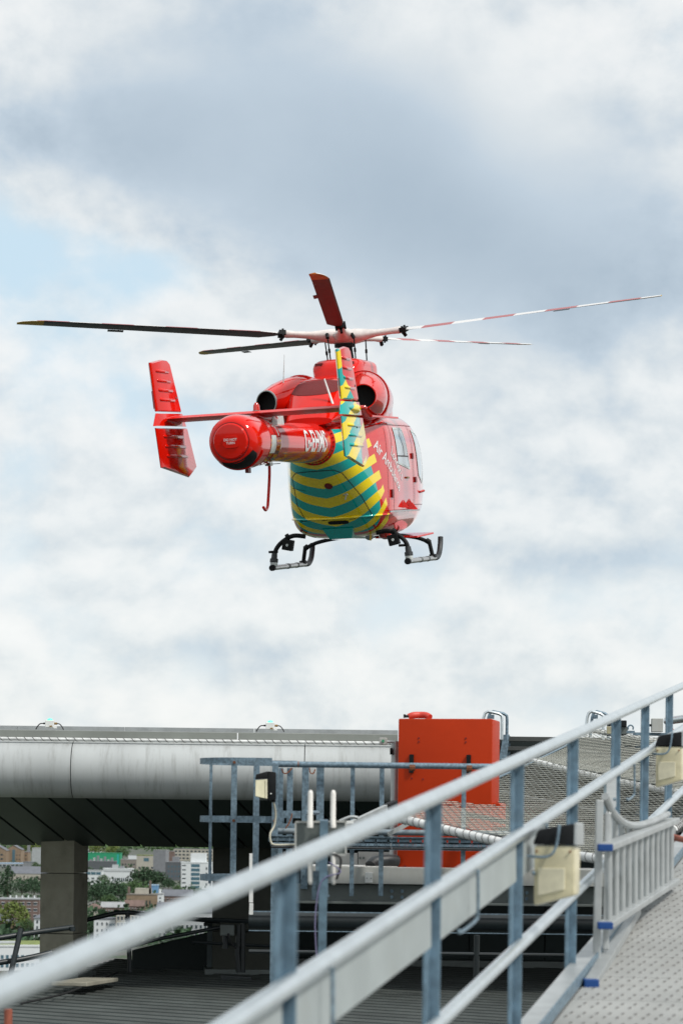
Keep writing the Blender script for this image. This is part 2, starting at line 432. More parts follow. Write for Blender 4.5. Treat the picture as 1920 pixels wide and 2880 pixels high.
def ramp_lamp(px0, px1, py0, py1, d, label, name='bulkhead_lamp'):
    c = at((px0 + px1) / 2, py1, d); W = (px1 - px0) / FPX * d; Hh = (py1 - py0) / FPX * d
    t = thing(name, label, 'lamp', c, 'bulkhead lamps on the ramp railing')
    R = Matrix.Rotation(rad(-16), 3, 'Z')
    def q(x, y, z): return c + R @ Vector((x * W, y * W, z * Hh))
    b = MB(); b.hexa([q(-.40, -.30, .0), q(.38, -.30, .14), q(.38, .28, .14), q(-.40, .28, .0), q(-.40, -.33, .73), q(.38, -.33, .73), q(.38, .3, .73), q(-.40, .3, .73)])
    b.build('diffuser', 'lamp_lens_old', t, bevel=.012, smooth=40)
    b = MB(); b.hexa([q(-.32, -.335, .12), q(.2, -.335, .2), q(.2, -.3, .2), q(-.32, -.3, .12), q(-.32, -.345, .46), q(.2, -.345, .46), q(.2, -.3, .46), q(-.32, -.3, .46)])
    b.build('inner_reflector', 'lamp_side', t, bevel=.006)
    b = MB(); b.hexa([q(-.43, -.36, .735), q(.36, -.36, .735), q(.36, .34, .735), q(-.43, .34, .735), q(-.34, -.30, .92), q(.36, -.32, 1.0), q(.36, .34, 1.0), q(-.34, .34, .92)])
    b.build('hood', 'black', t, bevel=.012, smooth=40)
    b = MB(); b.hexa([q(.365, -.36, .735), q(.44, -.36, .735), q(.44, .34, .735), q(.365, .34, .735), q(.365, -.32, 1.01), q(.43, -.32, 1.0), q(.43, .34, 1.0), q(.365, .34, 1.01)])
    b.build('end_cap', 'alu', t, bevel=.004)
    b = MB(); b.tube(bez([q(.1, -.4, .98), q(.05, -.46, .72), q(-.1, -.47, .60), q(-.5, -.43, .60)], 6), .006, 6); b.build('rod_bracket', 'galv', t, smooth=40)
    for sx in (-.34, .3):
        k = q(sx, -.335, .66); b = MB(); b.tube([k, k - R @ Vector((0, .006, 0))], .005, 6); b.build('screw', 'rust', t)
    return t
ramp_lamp(1492, 1640, 2315, 2548, 9.62, 'large cream bulkhead lamp with black hood, beside the ladder')
ramp_lamp(1836, 1930, 2058, 2216, 14.6, 'smaller cream bulkhead lamp cut by the right edge of the photo')

# ---- aluminium ladder lying on its side against the ramp railing ---------
ld = thing('ladder', 'silver aluminium ladder with blue end caps lying on edge along the ramp', 'ladder', at(1690, 2719, 11.27))
u0 = at(1700, 2384, 11.2); l0 = at(1700, 2603, 11.2); u1 = at(1894, 2307, 14.2); l1 = at(1894, 2478, 14.2)
for a, c in ((u0, u1), (l0, l1)):
    b = MB(); b.bar(a, c, .07, .032); s_ = b.build('stile', 'alu', ld, bevel=.006)
    b = MB(); b.box(a, (.07, .06, .034)); b.build('end_cap', 'blue_cap', s_, bevel=.006)
    b = MB(); b.bar(lerp(a, c, .02) + Vector((-.037, 0, 0)), lerp(a, c, .99) + Vector((-.037, 0, 0)), .004, .012); b.build('stile_groove', 'galv', s_)
for i in range(12):
    t = .045 + i * .082
    b = MB(); b.tube([lerp(l0, l1, t), lerp(u0, u1, t)], .0165, 10); b.build('rung', 'alu', ld, smooth=40)
# second section behind it, with the bowed stile and the deep end post
e0 = at(1685, 2250, 11.45); e1 = at(1676, 2722, 11.4)
b = MB(); b.bar(e1, e0, .036, .03, up=(0, 1, 0)); b.build('end_post', 'alu', ld, bevel=.006)
b = MB(); b.bar(at(1708, 2285, 11.6), at(1702, 2672, 11.5), .028, .03, up=(0, 1, 0)); b.build('end_post', 'alu', ld, bevel=.006)
bow = bez([at(1700, 2240, 11.5), at(1718, 2280, 11.7), at(1748, 2311, 12.1), at(1785, 2322, 12.6), at(1830, 2311, 13.2), at(1876, 2290, 13.9)], 6)
b = MB(); b.tube(bow, .019, 8); b.build('bowed_stile', 'alu', ld, smooth=40)
for i, px in enumerate((1712, 1730, 1748, 1768, 1788)):
    dd = 11.75 + i * .3
    b = MB(); b.tube([at(px, 2375 - i * 7, dd), at(px, 2295 + min(i, 3) * 8, dd)], .015, 8); b.build('rung', 'alu', ld, smooth=40)
f0 = at(1660, 2768, 10.78); f1 = at(1786, 2560, 13.0)
b = MB(); b.bar(f0, f1, .06, .045); fl = b.build('floor_stile', 'alu', ld, bevel=.005)
b = MB(); b.box(f0, (.066, .09, .048)); b.build('end_cap', 'blue_cap', fl, bevel=.006)

# ---- helideck -----------------------------------------------------------
def slope(x): return .0122 * x                        # horizontal edges drop to the right by the camera's roll
DN = 30.0
hd = thing('helideck', 'grey helicopter landing deck with rounded nose cladding and dark soffit', 'helideck', at(400, 2400, 32))
RN = 81.0 / FPX * DN
bx = [-1740, -1091, -442, 208, 857, 1104]
for i in range(5):
    x0, x1 = bx[i] + 1.2, bx[i + 1] - 1.2
    b = MB(); n = 6; prof = []
    for k in range(n + 1):
        x = x0 + (x1 - x0) * k / n; c = at(x, 2162 + slope(x), DN + .38)
        prof.append([c + Vector((0, -math.cos(a), math.sin(a))) * RN for a in [2 * math.pi * j / 56 for j in range(56)]])
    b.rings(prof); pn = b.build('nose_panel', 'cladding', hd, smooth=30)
b = MB()
for i in range(1, 5):
    c = at(bx[i], 2162 + slope(bx[i]), DN + .38)
    b.tube([c - Vector((.006, 0, 0)), c + Vector((.006, 0, 0))], RN - .006, 56)
b.build('panel_joint', 'seam_dark', hd, smooth=30)
# fascia beam and parapet strip above the nose
for (x0, x1) in ((-1740, -300), (-297, 667), (670, 1118)):
    b = MB(); b.hexa([at(x0, 2083 + slope(x0), DN + .36), at(x1, 2083 + slope(x1), DN + .36), at(x1, 2083 + slope(x1), DN + .8), at(x0, 2083 + slope(x0), DN + .8),
                      at(x0, 2052.5 + slope(x0), DN + .36), at(x1, 2052.5 + slope(x1), DN + .36), at(x1, 2052 + slope(x1), DN + .8), at(x0, 2052 + slope(x0), DN + .8)])
    b.build('fascia_beam', 'fascia', hd, bevel=.004)
for (x0, x1) in ((-1740, 50), (51.5, 350), (351.5, 714), (716, 1118)):
    b = MB(); b.bar(at(x0, 2046.5 + slope(x0), DN + 1.6), at(x1, 2046.5 + slope(x1), DN + 1.6), .05, .055); b.build('parapet_strip', 'alu', hd)
# laced tube along the top of the nose
a = at(-600, 2077 + slope(-600), DN + .22); c = at(1118, 2077 + slope(1118), DN + .22)
b = MB(); b.tube([lerp(a, c, i / 30) for i in range(31)], .021, 10); lt = b.build('laced_tube', 'wrap_white', hd, smooth=40)
b = MB(); b.tube(helix(a, c, .024, 74, 6), .0045, 4); b.build('lacing', 'cord_dark', lt)
# soffit of long panels running in under the deck
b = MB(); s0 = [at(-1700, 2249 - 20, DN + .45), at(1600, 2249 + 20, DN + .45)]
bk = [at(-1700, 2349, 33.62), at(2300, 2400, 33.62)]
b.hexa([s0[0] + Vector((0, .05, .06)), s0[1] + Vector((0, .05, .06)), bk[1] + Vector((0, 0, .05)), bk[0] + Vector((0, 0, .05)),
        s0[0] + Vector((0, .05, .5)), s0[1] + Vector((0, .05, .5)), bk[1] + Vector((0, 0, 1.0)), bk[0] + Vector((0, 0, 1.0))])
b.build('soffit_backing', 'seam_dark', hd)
for i in range(-9, 13):
    x0 = 28 + i * 105.5; x1 = x0 + 105.5
    def tp(x): return at(x, 2238 + slope(x), DN + .42)
    def bt(x):
        k = x - 28; xx = 202 + k * .935; return at(xx, 2376 + slope(xx), 33.5)
    g0, g1 = 4.6, 4.6
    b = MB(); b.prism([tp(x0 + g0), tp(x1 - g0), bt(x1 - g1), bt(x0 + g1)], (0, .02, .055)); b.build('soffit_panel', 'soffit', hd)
# body of the deck
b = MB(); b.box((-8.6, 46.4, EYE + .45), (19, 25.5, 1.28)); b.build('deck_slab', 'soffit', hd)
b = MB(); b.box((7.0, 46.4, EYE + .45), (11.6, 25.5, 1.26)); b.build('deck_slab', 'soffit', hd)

def perimeter_light(px, py, d, label):
    c = at(px, py + 22, d); s_ = d / FPX
    t = thing('deck_edge_light', label, 'light', c, 'green deck edge lights')
    b = MB(); b.box(c + Vector((0, 0, 12 * s_)), (25 * s_, 20 * s_, 20 * s_)); b.build('housing', 'box_white', t, bevel=.008)
    b = MB(); b.box(c + Vector((10 * s_, 0, 3 * s_)), (18 * s_, 16 * s_, 8 * s_)); b.build('foot', 'box_white', t, bevel=.004)
    b = MB(); rr = []
    for z, r in ((22, 8), (24, 8), (26.5, 6), (28, 2.5)): rr.append([c + Vector((math.cos(a) * r * s_, math.sin(a) * r * s_, z * s_)) for a in [k * math.pi / 7 for k in range(14)]])
    b.rings(rr); b.build('lens', 'green_lens', t, smooth=40)
    b = MB(); b.tube([c + Vector((12 * s_, -3 * s_, 13 * s_)), c + Vector((21 * s_, -3 * s_, 13 * s_))], 3.2 * s_, 8); b.build('gland', 'brass', t)
    b = MB(); b.tube([c + Vector((-12 * s_, -3 * s_, 13 * s_)), c + Vector((-18 * s_, -3 * s_, 13 * s_))], 2.6 * s_, 8); b.build('gland', 'black', t)
    for sx in (-1, 1):
        q = [c + Vector((sx * 18 * s_, -3 * s_, 13 * s_)), c + Vector((sx * 27 * s_, -3 * s_, 12 * s_)), c + Vector((sx * 34 * s_, -3 * s_, 5 * s_)), c + Vector((sx * 39 * s_, -3 * s_, -4 * s_))]
        b = MB(); b.tube(bez(q, 6), 1.7 * s_, 6); b.build('cable', 'cable_black', t, smooth=40)
    b = MB(); b.box(c + Vector((4 * s_, -10.5 * s_, 5 * s_)), (7 * s_, 1.5 * s_, 4 * s_)); b.build('rating_plate', 'brass', t)
perimeter_light(141, 2026, 30.4, 'white deck edge light with green lens, left one of the two on the helideck edge')
perimeter_light(760, 2032, 30.4, 'white deck edge light with green lens, on the helideck edge above the caged ladder')

# ---- pillars, lower roof and plant under the deck ------------------------
def pillar(px0, px1, ytop, d, label, depth, yaw, zb, cm='concrete'):
    c0 = at((px0 + px1) / 2, ytop, d); W = (px1 - px0) / FPX * d
    t = thing('concrete_pillar', label, 'pillar', (c0.x, c0.y, zb), 'pillars under the helideck')
    R = Matrix.Rotation(rad(yaw), 3, 'Z'); z = c0.z + .3; cuts = [zb, zb + .62, zb + 1.45, z]
    for i in range(3):
        b = MB(); h = cuts[i + 1] - cuts[i] - .008
        b.box(Vector((c0.x, c0.y, cuts[i] + h / 2)) + R @ Vector((0, depth / 2, 0)), (W, depth, h), R); b.build('shaft_lift', cm, t, bevel=.01)
    b = MB(); b.box(Vector((c0.x, c0.y, zb + .04)) + R @ Vector((0, depth / 2, 0)), (W + .22, depth + .2, .08), R); b.build('base_plate', 'beam_grey', t, bevel=.01)
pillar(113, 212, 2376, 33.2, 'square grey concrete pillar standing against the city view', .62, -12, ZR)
pillar(602, 770, 2376, 34.6, 'wide concrete pillar with painted-in shade behind the caged ladder', .8, 4, ZR, 'concrete_shaded')

# standing seam roof
ra = rad(-34); e1 = Vector((math.cos(ra), math.sin(ra), 0)); e2 = Vector((-math.sin(ra), math.cos(ra), 0))
poly = [(-5.2, 12), (6, 12), (6, 38.2), (-3.55, 38.2), (-4.1, 31.5)]
b = MB(); b.prism([(x, y, ZR) for x, y in poly], (0, 0, -.35)); roof = struct(b.build('lower_roof', 'roof_metal'))
def clip(p, q):       # clip a line to the convex roof outline
    t0, t1 = 0.0, 1.0; dx_, dy_ = q[0] - p[0], q[1] - p[1]
    for i in range(len(poly)):
        a, c = poly[i], poly[(i + 1) % len(poly)]
        nx, ny = -(c[1] - a[1]), c[0] - a[0]
        den = nx * dx_ + ny * dy_; num = nx * (p[0] - a[0]) + ny * (p[1] - a[1])
        if abs(den) < 1e-9:
            if num < 0: return None
            continue
        t = -num / den
        if den > 0: t0 = max(t0, t)
        else: t1 = min(t1, t)
    return (t0, t1) if t0 < t1 else None
for i in range(-20, 70):
    c = Vector((0, 14, 0)) + e2 * (i * .40); p = c - e1 * 30; q = c + e1 * 30
    k = clip((p.x, p.y), (q.x, q.y))
    if not k: continue
    a = lerp(p, q, k[0] + .0005); d_ = lerp(p, q, k[1] - .0005)
    if (d_ - a).length < .2: continue
    a.z = d_.z = ZR; b = MB()
    b.hexa([a - e2 * .05 + Vector((0, 0, .001)), d_ - e2 * .05 + Vector((0, 0, .001)), d_ + e2 * .05 + Vector((0, 0, .001)), a + e2 * .05 + Vector((0, 0, .001)),
            a - e2 * .028 + Vector((0, 0, .022)), d_ - e2 * .028 + Vector((0, 0, .022)), d_ + e2 * .028 + Vector((0, 0, .022)), a + e2 * .028 + Vector((0, 0, .022))])
    b.build('roof_seam', 'roof_seam', roof)
# plant room wall under the deck
pr = thing('plant_room', 'dark panelled plant room wall under the helideck', 'building', (2.2, 37, ZR))
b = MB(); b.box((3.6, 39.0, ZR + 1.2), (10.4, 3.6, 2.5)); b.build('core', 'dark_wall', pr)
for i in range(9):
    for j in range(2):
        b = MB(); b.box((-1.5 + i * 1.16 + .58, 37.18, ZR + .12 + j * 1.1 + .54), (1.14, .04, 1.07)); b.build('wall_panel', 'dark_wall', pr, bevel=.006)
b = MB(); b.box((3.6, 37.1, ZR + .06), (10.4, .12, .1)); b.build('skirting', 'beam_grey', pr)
# dark equipment cabinet with stand pipes
x0 = at(583, 2604, 35); x1 = at(762, 2604, 35)
eq = thing('equipment_cabinet', 'blue grey equipment cabinet in the shade left of the plant room', 'cabinet', ((x0.x + x1.x) / 2, 35, ZR))
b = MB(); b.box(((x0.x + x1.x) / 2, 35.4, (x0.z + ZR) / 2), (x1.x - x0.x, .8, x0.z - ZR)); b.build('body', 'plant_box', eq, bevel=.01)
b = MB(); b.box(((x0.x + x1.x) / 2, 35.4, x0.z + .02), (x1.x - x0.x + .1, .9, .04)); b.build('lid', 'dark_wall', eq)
for k in range(1, 3):
    xx = x0.x + (x1.x - x0.x) * k / 3
    b = MB(); b.box((xx, 34.993, (x0.z + ZR) / 2), (.012, .012, x0.z - ZR - .06)); b.build('panel_joint', 'seam_dark', eq)
sp = thing('stand_pipes', 'pair of dark pipes with a valve box in front of the blue grey cabinet', 'pipes', at(660, 2735, 33.9))
b = MB(); b.tube([at(672, 2600, 33.9), at(668, 2680, 33.9), at(672, 2735, 33.9)], .04, 8); b.build('pipe', 'dark_pipe', sp, smooth=40)
b = MB(); b.tube([at(684, 2596, 33.9), at(683, 2735, 33.9)], .034, 8); b.build('pipe', 'dark_pipe', sp, smooth=40)
b = MB(); b.box(at(640, 2616, 33.9), (.2, .16, .16)); vb = b.build('valve_box', 'beam_grey', sp, bevel=.02)
b = MB(); b.tube([at(634, 2622, 33.88), at(634, 2668, 33.88)], .045, 8); b.build('down_pipe', 'dark_pipe', sp, smooth=40)
b = MB(); b.tube(bez([at(641, 2625, 33.8), at(650, 2650, 33.8), at(664, 2668, 33.8)], 5), .015, 6); b.build('cable', 'cable_black', sp)
b = MB(); b.tube([at(540, 2650, 33.9), at(762, 2661, 33.9)], .022, 8); b.build('cross_pipe', 'dark_pipe', sp)
b = MB(); b.tube([at(520, 2584, 33.9), at(762, 2594, 33.9)], .03, 8); b.build('cross_pipe', 'dark_pipe', sp)
# dark guard rails on the roof edge, against the city
gr = thing('roof_guard_rail', 'dark tubular guard rail leaning at the roof edge left of the concrete pillar', 'railing', at(20, 2790, 28.5))
b = MB(); b.tube(bez([at(-60, 2648, 28.5), at(80, 2625, 28.8), at(205, 2608, 29.2)], 6), .033, 10); r1 = b.build('upper_rail', 'dark_pipe', gr, smooth=40)
b = MB(); b.tube([at(204, 2606, 29.15), at(204, 2619, 29.15)], .036, 10); b.build('elbow', 'dark_pipe', r1, smooth=40)
b = MB(); b.tube(bez([at(-60, 2716, 28.5), at(60, 2698, 28.8), at(146, 2679, 29)], 6), .033, 10); b.build('lower_rail', 'dark_pipe', gr, smooth=40)
b = MB(); b.tube([at(60, 2612, 28.7), at(40, 2700, 28.6), at(10, 2830, 28.5)], .033, 10); b.build('post', 'dark_pipe', gr, smooth=40)
gr = thing('roof_guard_rail', 'dark tubular guard rail bending round the roof corner between the two pillars', 'railing', at(362, 2720, 34))
b = MB(); b.tube([at(x, y, 34) for x, y in ((236, 2589), (330, 2567), (360, 2566), (430, 2574), (620, 2592))], .034, 10); b.build('upper_rail', 'dark_pipe', gr, smooth=40)
b = MB(); b.tube([at(359, 2562, 34), at(366, 2735, 34)], .034, 10); b.build('post', 'dark_pipe', gr, smooth=40)
b = MB(); b.tube([at(x, y, 34) for x, y in ((330, 2672), (450, 2640), (620, 2608))], .028, 10); b.build('lower_rail', 'dark_pipe', gr, smooth=40)
b = MB(); b.hexa([at(372, 2740, 35.5), at(600, 2740, 35.5), at(600, 2740, 37), at(372, 2740, 37), at(372, 2672, 35.5), at(600, 2618, 35.5), at(600, 2618, 37), at(372, 2672, 37)])
tag(b.build('roof_parapet', 'dark_wall'), 'dark sloping parapet at the far edge of the ribbed roof', 'parapet')
b = MB(); b.hexa([at(384, 2668, 35.4), at(582, 2619, 35.4), at(582, 2619, 35.5), at(384, 2668, 35.5), at(384, 2666.4, 35.4), at(582, 2617, 35.4), at(582, 2617, 35.5), at(384, 2666.4, 35.5)])
tag(b.build('parapet_capping', 'alu'), 'thin pale metal capping along the dark sloping parapet', 'capping')
b = MB(); b.tube([at(24, 2838, 12.6), at(24, 2990, 12.6)], .022, 12); tag(b.build('orange_post', 'red_oxide', smooth=40), 'short rusty orange post cut by the bottom left corner', 'post')

# ---- galvanised caged ladder and walkway railing -------------------------
DG = 19.3
def hoopline(py, d0, xs):
    out = []
    cx, cd = at(668, py, 19.6).x, 19.6; z = at(668, py, 19.6).z
    xr = at(766, py, 19.3).x
    out.append(Vector((xr, cd - .35, z)))
    for i in range(13):
        a = rad(-90 - 180 * i / 12); out.append(Vector((cx + math.cos(a) * .33 + .03, cd + math.sin(a) * .35, z)))
    out.append(Vector((xs, cd + .35, z)))
    return out
cg = thing('caged_ladder', 'galvanised steel safety cage of hoops and upright bars in front of the helideck', 'ladder cage', at(766, 2780, 19.3))
def flatband(name, pts, h, t):
    b = MB()
    for p, q in zip(pts[:-1], pts[1:]): b.bar(p, q, t, h)
    return b.build(name, 'galv', cg)
xe = at(835, 2140, 20).x; xm = at(800, 2300, 20).x
flatband('hoop', hoopline(2142, 0, xe), .045, .008)
flatband('hoop', hoopline(2304, 0, xm), .05, .008)
flatband('hoop', hoopline(2468, 0, xm), .05, .008)
for px, d_, w_, y0, y1, t_ in ((590, 19.42, .022, 2142, 2485, .05), (655, 19.25, .047, 2136, 2490, .01), (718, 19.95, .05, 2146, 2480, .01), (767, 19.22, .05, 2150, 2790, .035), (783, 19.45, .036, 2160, 2790, .04), (811, 20.0, .05, 2160, 2560, .02), (855, 19.6, .055, 2158, 2500, .03)):
    b = MB(); b.bar(at(px + (y0 - y1) * -.0 , y1, d_), at(px + (y1 - y0) * .0122, y0, d_), w_, t_, up=(0, 1, 0)); ub = b.build('upright', 'galv', cg, bevel=.002)
    for yy in (2144, 2308):
        if y0 < yy and px in (655, 767):
            c = at(px + (y1 - yy) * .0122, yy, d_ - t_ / 2 - .002); b = MB(); b.tube([c, c - Vector((0, .008, 0))], .012, 8); b.build('bolt', 'rust', ub)
for yy in (2290, 2326):
    b = MB(); b.bar(at(782, yy, 19.9), at(846, yy + 1, 19.9), .01, .06); b.build('cross_strap', 'galv', cg)
wr = thing('walkway_railing', 'galvanised two rail guard railing passing in front of the orange cabinet', 'railing', at(1000, 2520, DG))
for yy, x1 in ((2149, 1420), (2337, 1640)):
    b = MB(); a = at(766, yy, DG - .03); c = at(x1, yy + slope(x1 - 766), DG - .03)
    b.tube([lerp(a, c, i / 10) for i in range(11)], .0245, 14); b.build('rail', 'galv' if yy < 2200 else 'rust_tube', wr, smooth=40)
    b = MB(); b.tube([at(838, yy + 1, DG - .03), at(840, yy + 1, DG - .03)], .027, 14); b.build('rail_joint', 'rust', wr)
for px, w_ in ((897, .06), (988, .034), (1070, .037), (1300, .036)):
    b = MB(); b.bar(at(px, 2520, DG + .06), at(px + 4, 2156, DG + .06), w_, .03, up=(0, 1, 0)); b.build('post', 'galv', wr, bevel=.002)
b = MB(); b.tube([at(858, 2286, 18.6), at(893, 2286, 19.2)], .018, 8); b.build('stub_pin', 'galv', wr)
def chain(pts, label):
    t = thing('safety_chain', label, 'chain', pts[-1], 'short chains on the caged ladder')
    q = bez(pts, 5)
    for i in range(len(q) - 1):
        a, c = q[i], q[i + 1]; m_ = (a + c) / 2; v = (c - a); L = v.length * .72; v.normalize()
        sd = v.cross(Vector((0, 1, 0))).normalized() if i % 2 else Vector((0, 1, 0))
        ring = [m_ + v * math.cos(a_) * L + sd * math.sin(a_) * L * .45 for a_ in [k * math.pi / 4 for k in range(9)]]
        b = MB(); b.tube(ring, .0035, 5); b.build('link', 'rust', t)
chain([at(792, 2162, 19.2), at(797, 2174, 19.2), at(808, 2174, 19.2), at(821, 2160, 19.2)], 'short rusty chain hanging under the railing, left one of two')
chain([at(870, 2160, 19.2), at(872, 2172, 19.2), at(880, 2176, 19.2), at(886, 2164, 19.2)], 'short rusty chain hanging under the railing, right one of two')
chain([at(803, 2330, 19.2), at(812, 2316, 19.2), at(819, 2300, 19.2), at(821, 2288, 19.2)], 'rusty chain hanging lower, beside the cage strap')

fl = thing('floodlight', 'black floodlight with cream glass fixed to the caged ladder', 'floodlight', at(755, 2256, 19.0))
c = at(748, 2213, 19.0); k = 19.0 / FPX
def q(x, y, z): return at(x, z, 19.0 + y)
b = MB(); b.hexa([q(752, -.05, 2252), q(776, -.05, 2249), q(776, .16, 2249), q(752, .16, 2252), q(752, -.05, 2169), q(776, -.05, 2172), q(776, .16, 2172), q(752, .16, 2169)]); b.build('housing', 'black', fl, bevel=.008, smooth=40)
b = MB(); b.hexa([q(718, -.10, 2192), q(752.5, -.06, 2190), q(752.5, .1, 2190), q(718, .08, 2192), q(720, -.10, 2178), q(752.5, -.06, 2169), q(752.5, .1, 2169), q(720, .08, 2178)]); b.build('hood', 'black', fl, bevel=.006, smooth=40)
b = MB(); b.hexa([q(718, -.09, 2240), q(751, -.055, 2247), q(751, .1, 2247), q(718, .07, 2240), q(718.5, -.09, 2193), q(751, -.055, 2191), q(751, .1, 2191), q(718.5, .07, 2193)]); gl = b.build('glass', 'lamp_lens', fl, bevel=.006)
b = MB(); b.hexa([q(746, -.066, 2244), q(752, -.06, 2246), q(752, -.04, 2246), q(746, -.04, 2244), q(746, -.066, 2194), q(752, -.06, 2193), q(752, -.04, 2193), q(746, -.04, 2194)]); b.build('glass_rim', 'lamp_side', gl)
b = MB(); b.tube([q(762, -.055, 2232), q(762, -.062, 2232)], .006, 8); b.build('screw', 'box_white', fl)
b = MB(); b.tube([q(768, .05, 2248), q(769, .05, 2256)], .018, 8); b.build('cable_gland', 'black', fl)
b = MB(); b.tube(bez([at(769, 2255, 19.05), at(775, 2285, 19.1), at(772, 2320, 19.12), at(760, 2345, 19.1), at(762, 2368, 19.1), at(775, 2376, 19.1), at(828, 2375, 19.1)], 8), .0085, 6); b.build('cable', 'cable_cream', fl, smooth=40)

# perforated cable tray below the railing
ct = thing('cable_tray', 'perforated galvanised cable tray running below the walkway railing', 'cable tray', at(1000, 2388, 19.1))
def tray(x0, x1, d_):
    b = MB(); yA = lambda x: 2350 + slope(x - 763); HT = 36.0
    L = lambda x, f: at(x, yA(x) + HT * f, d_)
    for f, h in ((.10, .018), (.46, .012), (.83, .022)): b.bar(L(x0, f), L(x1, f), .004, h)
    x = x0
    i = 0
    while x < x1 - 12:
        b.bar(L(x, .14), L(x, .46), .004, .020 if i % 3 else .045, up=(1, 0, 0)); b.bar(L(x + 5, .46), L(x + 5, .8), .004, .020 if i % 2 else .04, up=(1, 0, 0)); x += 11.5; i += 1
    b.bar(L(x0, .01), L(x1, .01), .05, .005); b.bar(L(x0, .99), L(x1, .99), .05, .005)
    o = b.build('tray_length', 'galv', ct)
    b = MB(); b.tube([L(x0, .9) - Vector((0, .02, 0)), L(x1, .9) - Vector((0, .02, 0))], .010, 6); b.build('cable', 'cable_black', ct)
tray(763, 1100, 19.12); tray(1102, 1560, 19.12)

# ---- orange cabinet -----------------------------------------------------
oc = thing('orange_cabinet', 'tall orange red metal cabinet strapped behind the walkway railing', 'cabinet', at(1250, 2440, 19.85))
yaw = rad(-12); ex = Vector((math.cos(yaw), math.sin(yaw), 0)); ey = Vector((-math.sin(yaw), math.cos(yaw), 0))
tl = at(1120, 2021, 19.9); W = 263 / FPX * 19.75 / math.cos(yaw); Hc = 421 / FPX * 19.8
def oq(x, y, z): return tl + ex * x + ey * y - Vector((0, 0, z))
b = MB(); b.hexa([oq(0, 0, Hc), oq(W, 0, Hc), oq(W, .42, Hc), oq(0, .42, Hc), oq(0, 0, 0), oq(W, 0, 0), oq(W, .42, 0), oq(0, .42, 0)]); b.build('body', 'orange', oc, bevel=.012, smooth=30)
b = MB(); b.hexa([oq(.6, .05, Hc * .72), oq(W + .06, .05, Hc * .72), oq(W + .06, .4, Hc * .72), oq(.6, .4, Hc * .72), oq(.6, .05, Hc * .56), oq(W + .06, .05, Hc * .56), oq(W + .06, .4, Hc * .56), oq(.6, .4, Hc * .56)]); b.build('side_step', 'orange', oc, bevel=.008)
for fx in (.147, .755):
    b = MB(); b.box(oq(W * fx, -.012, .325 + .045), (.034, .022, .15), Matrix.Rotation(yaw, 3, 'Z')); st = b.build('strap', 'black', oc)
    c = at(1120 + 263 * fx, 2153 + slope(352 + 263 * fx), DG - .03); b = MB(); b.tube([c - Vector((.022, 0, 0)), c + Vector((.022, 0, 0))], .031, 10); b.build('clamp', 'rust', st)
for fx, fz in ((.22, .13), (.22, .155), (.72, .13), (.72, .155), (.15, .40), (.27, .405), (.61, .40), (.61, .415), (.80, .40), (.9, .37), (.9, .39), (.09, .99)):
    c = oq(W * fx, -.001, Hc * fz); b = MB(); b.tube([c, c - ey * .004], .007, 7); b.build('screw', 'red_dark', oc)
hr = thing('fire_hose', 'red curved hose lying on top of the orange cabinet', 'hose', at(1165, 2020, 19.9))
b = MB(); b.tube(bez([at(1148, 2017, 19.98), at(1160, 2012, 19.98), at(1180, 2011, 20.0), at(1198, 2012, 19.98), at(1208, 2018, 19.95)], 6), .028, 10); b.build('hose', 'hose_red', hr, smooth=40)
b = MB(); b.tube([at(1137, 2014, 19.95), at(1149, 2015, 19.95)], .011, 8); b.build('nozzle', 'black', hr)
b = MB(); b.tube([at(1137, 2009, 19.95), at(1137, 2019, 19.95)], .009, 8); b.build('nozzle_flange', 'black', hr)

gp = thing('support_pole', 'pale grey vertical pole left of the orange cabinet', 'pole', at(1106, 2440, 20.3))
b = MB(); b.tube([at(1105, 2445, 20.3), at(1111, 2085, 20.3)], .033, 12); b.build('shaft', 'alu', gp, smooth=40)
b = MB(); b.tube([at(1096, 2113, 20.25), at(1104, 2113, 20.25)], .03, 10); b.build('knob', 'black', gp)
sb = thing('small_sign_box', 'small grey box with green button on the pole beside the orange cabinet', 'switch box', at(1076, 2097, 20.2))
b = MB(); b.box(at(1077, 2085, 20.2), (.066, .05, .06)); b.build('case', 'panel_white', sb, bevel=.006)
b = MB(); b.tube([at(1077, 2084, 20.17), at(1077, 2084, 20.16)], .012, 12); b.build('button', 'sign_green', sb)
b = MB(); b.tube([at(1088, 2086, 20.2), at(1108, 2087, 20.2)], .012, 8); b.build('arm', 'alu', sb)

# ---- platform, beams and duct below the cabinet -------------------------
pf = thing('service_platform', 'pale metal platform edge carrying the orange cabinet, with a grey bolted beam below', 'platform', at(1150, 2545, 19.6))
def slab(name, x0, x1, ya, yb, d0, d1, m_, bv=.004):
    b = MB(); f = lambda x, y, d_: at(x, y + slope(x - 870), d_)
    a0 = f(x0, yb, d0); a1 = f(x1, yb, d0); t0 = f(x0, ya, d0); t1 = f(x1, ya, d0); dv = Vector((0, d1 - d0, 0))
    b.hexa([a0, a1, a1 + dv, a0 + dv, t0, t1, t1 + dv, t0 + dv]); return b.build(name, m_, pf, bevel=bv)
slab('edge_plate', 868, 1345, 2437, 2484, 19.5, 20.6, 'panel_white')
slab('edge_plate', 1347, 1700, 2437, 2484, 19.5, 20.6, 'panel_white')
slab('upstand', 930, 1005, 2398, 2432, 20.45, 20.5, 'panel_white'); slab('upstand', 1007, 1118, 2394, 2436, 20.45, 20.5, 'panel_white')
slab('tread_plate', 872, 1118, 2434.5, 2436.5, 19.52, 20.44, 'chequer')
bm_ = slab('beam_web', 780, 1760, 2486, 2536, 19.62, 19.66, 'beam_grey'); slab('beam_flange', 780, 1760, 2534, 2541, 19.52, 19.8, 'beam_grey')
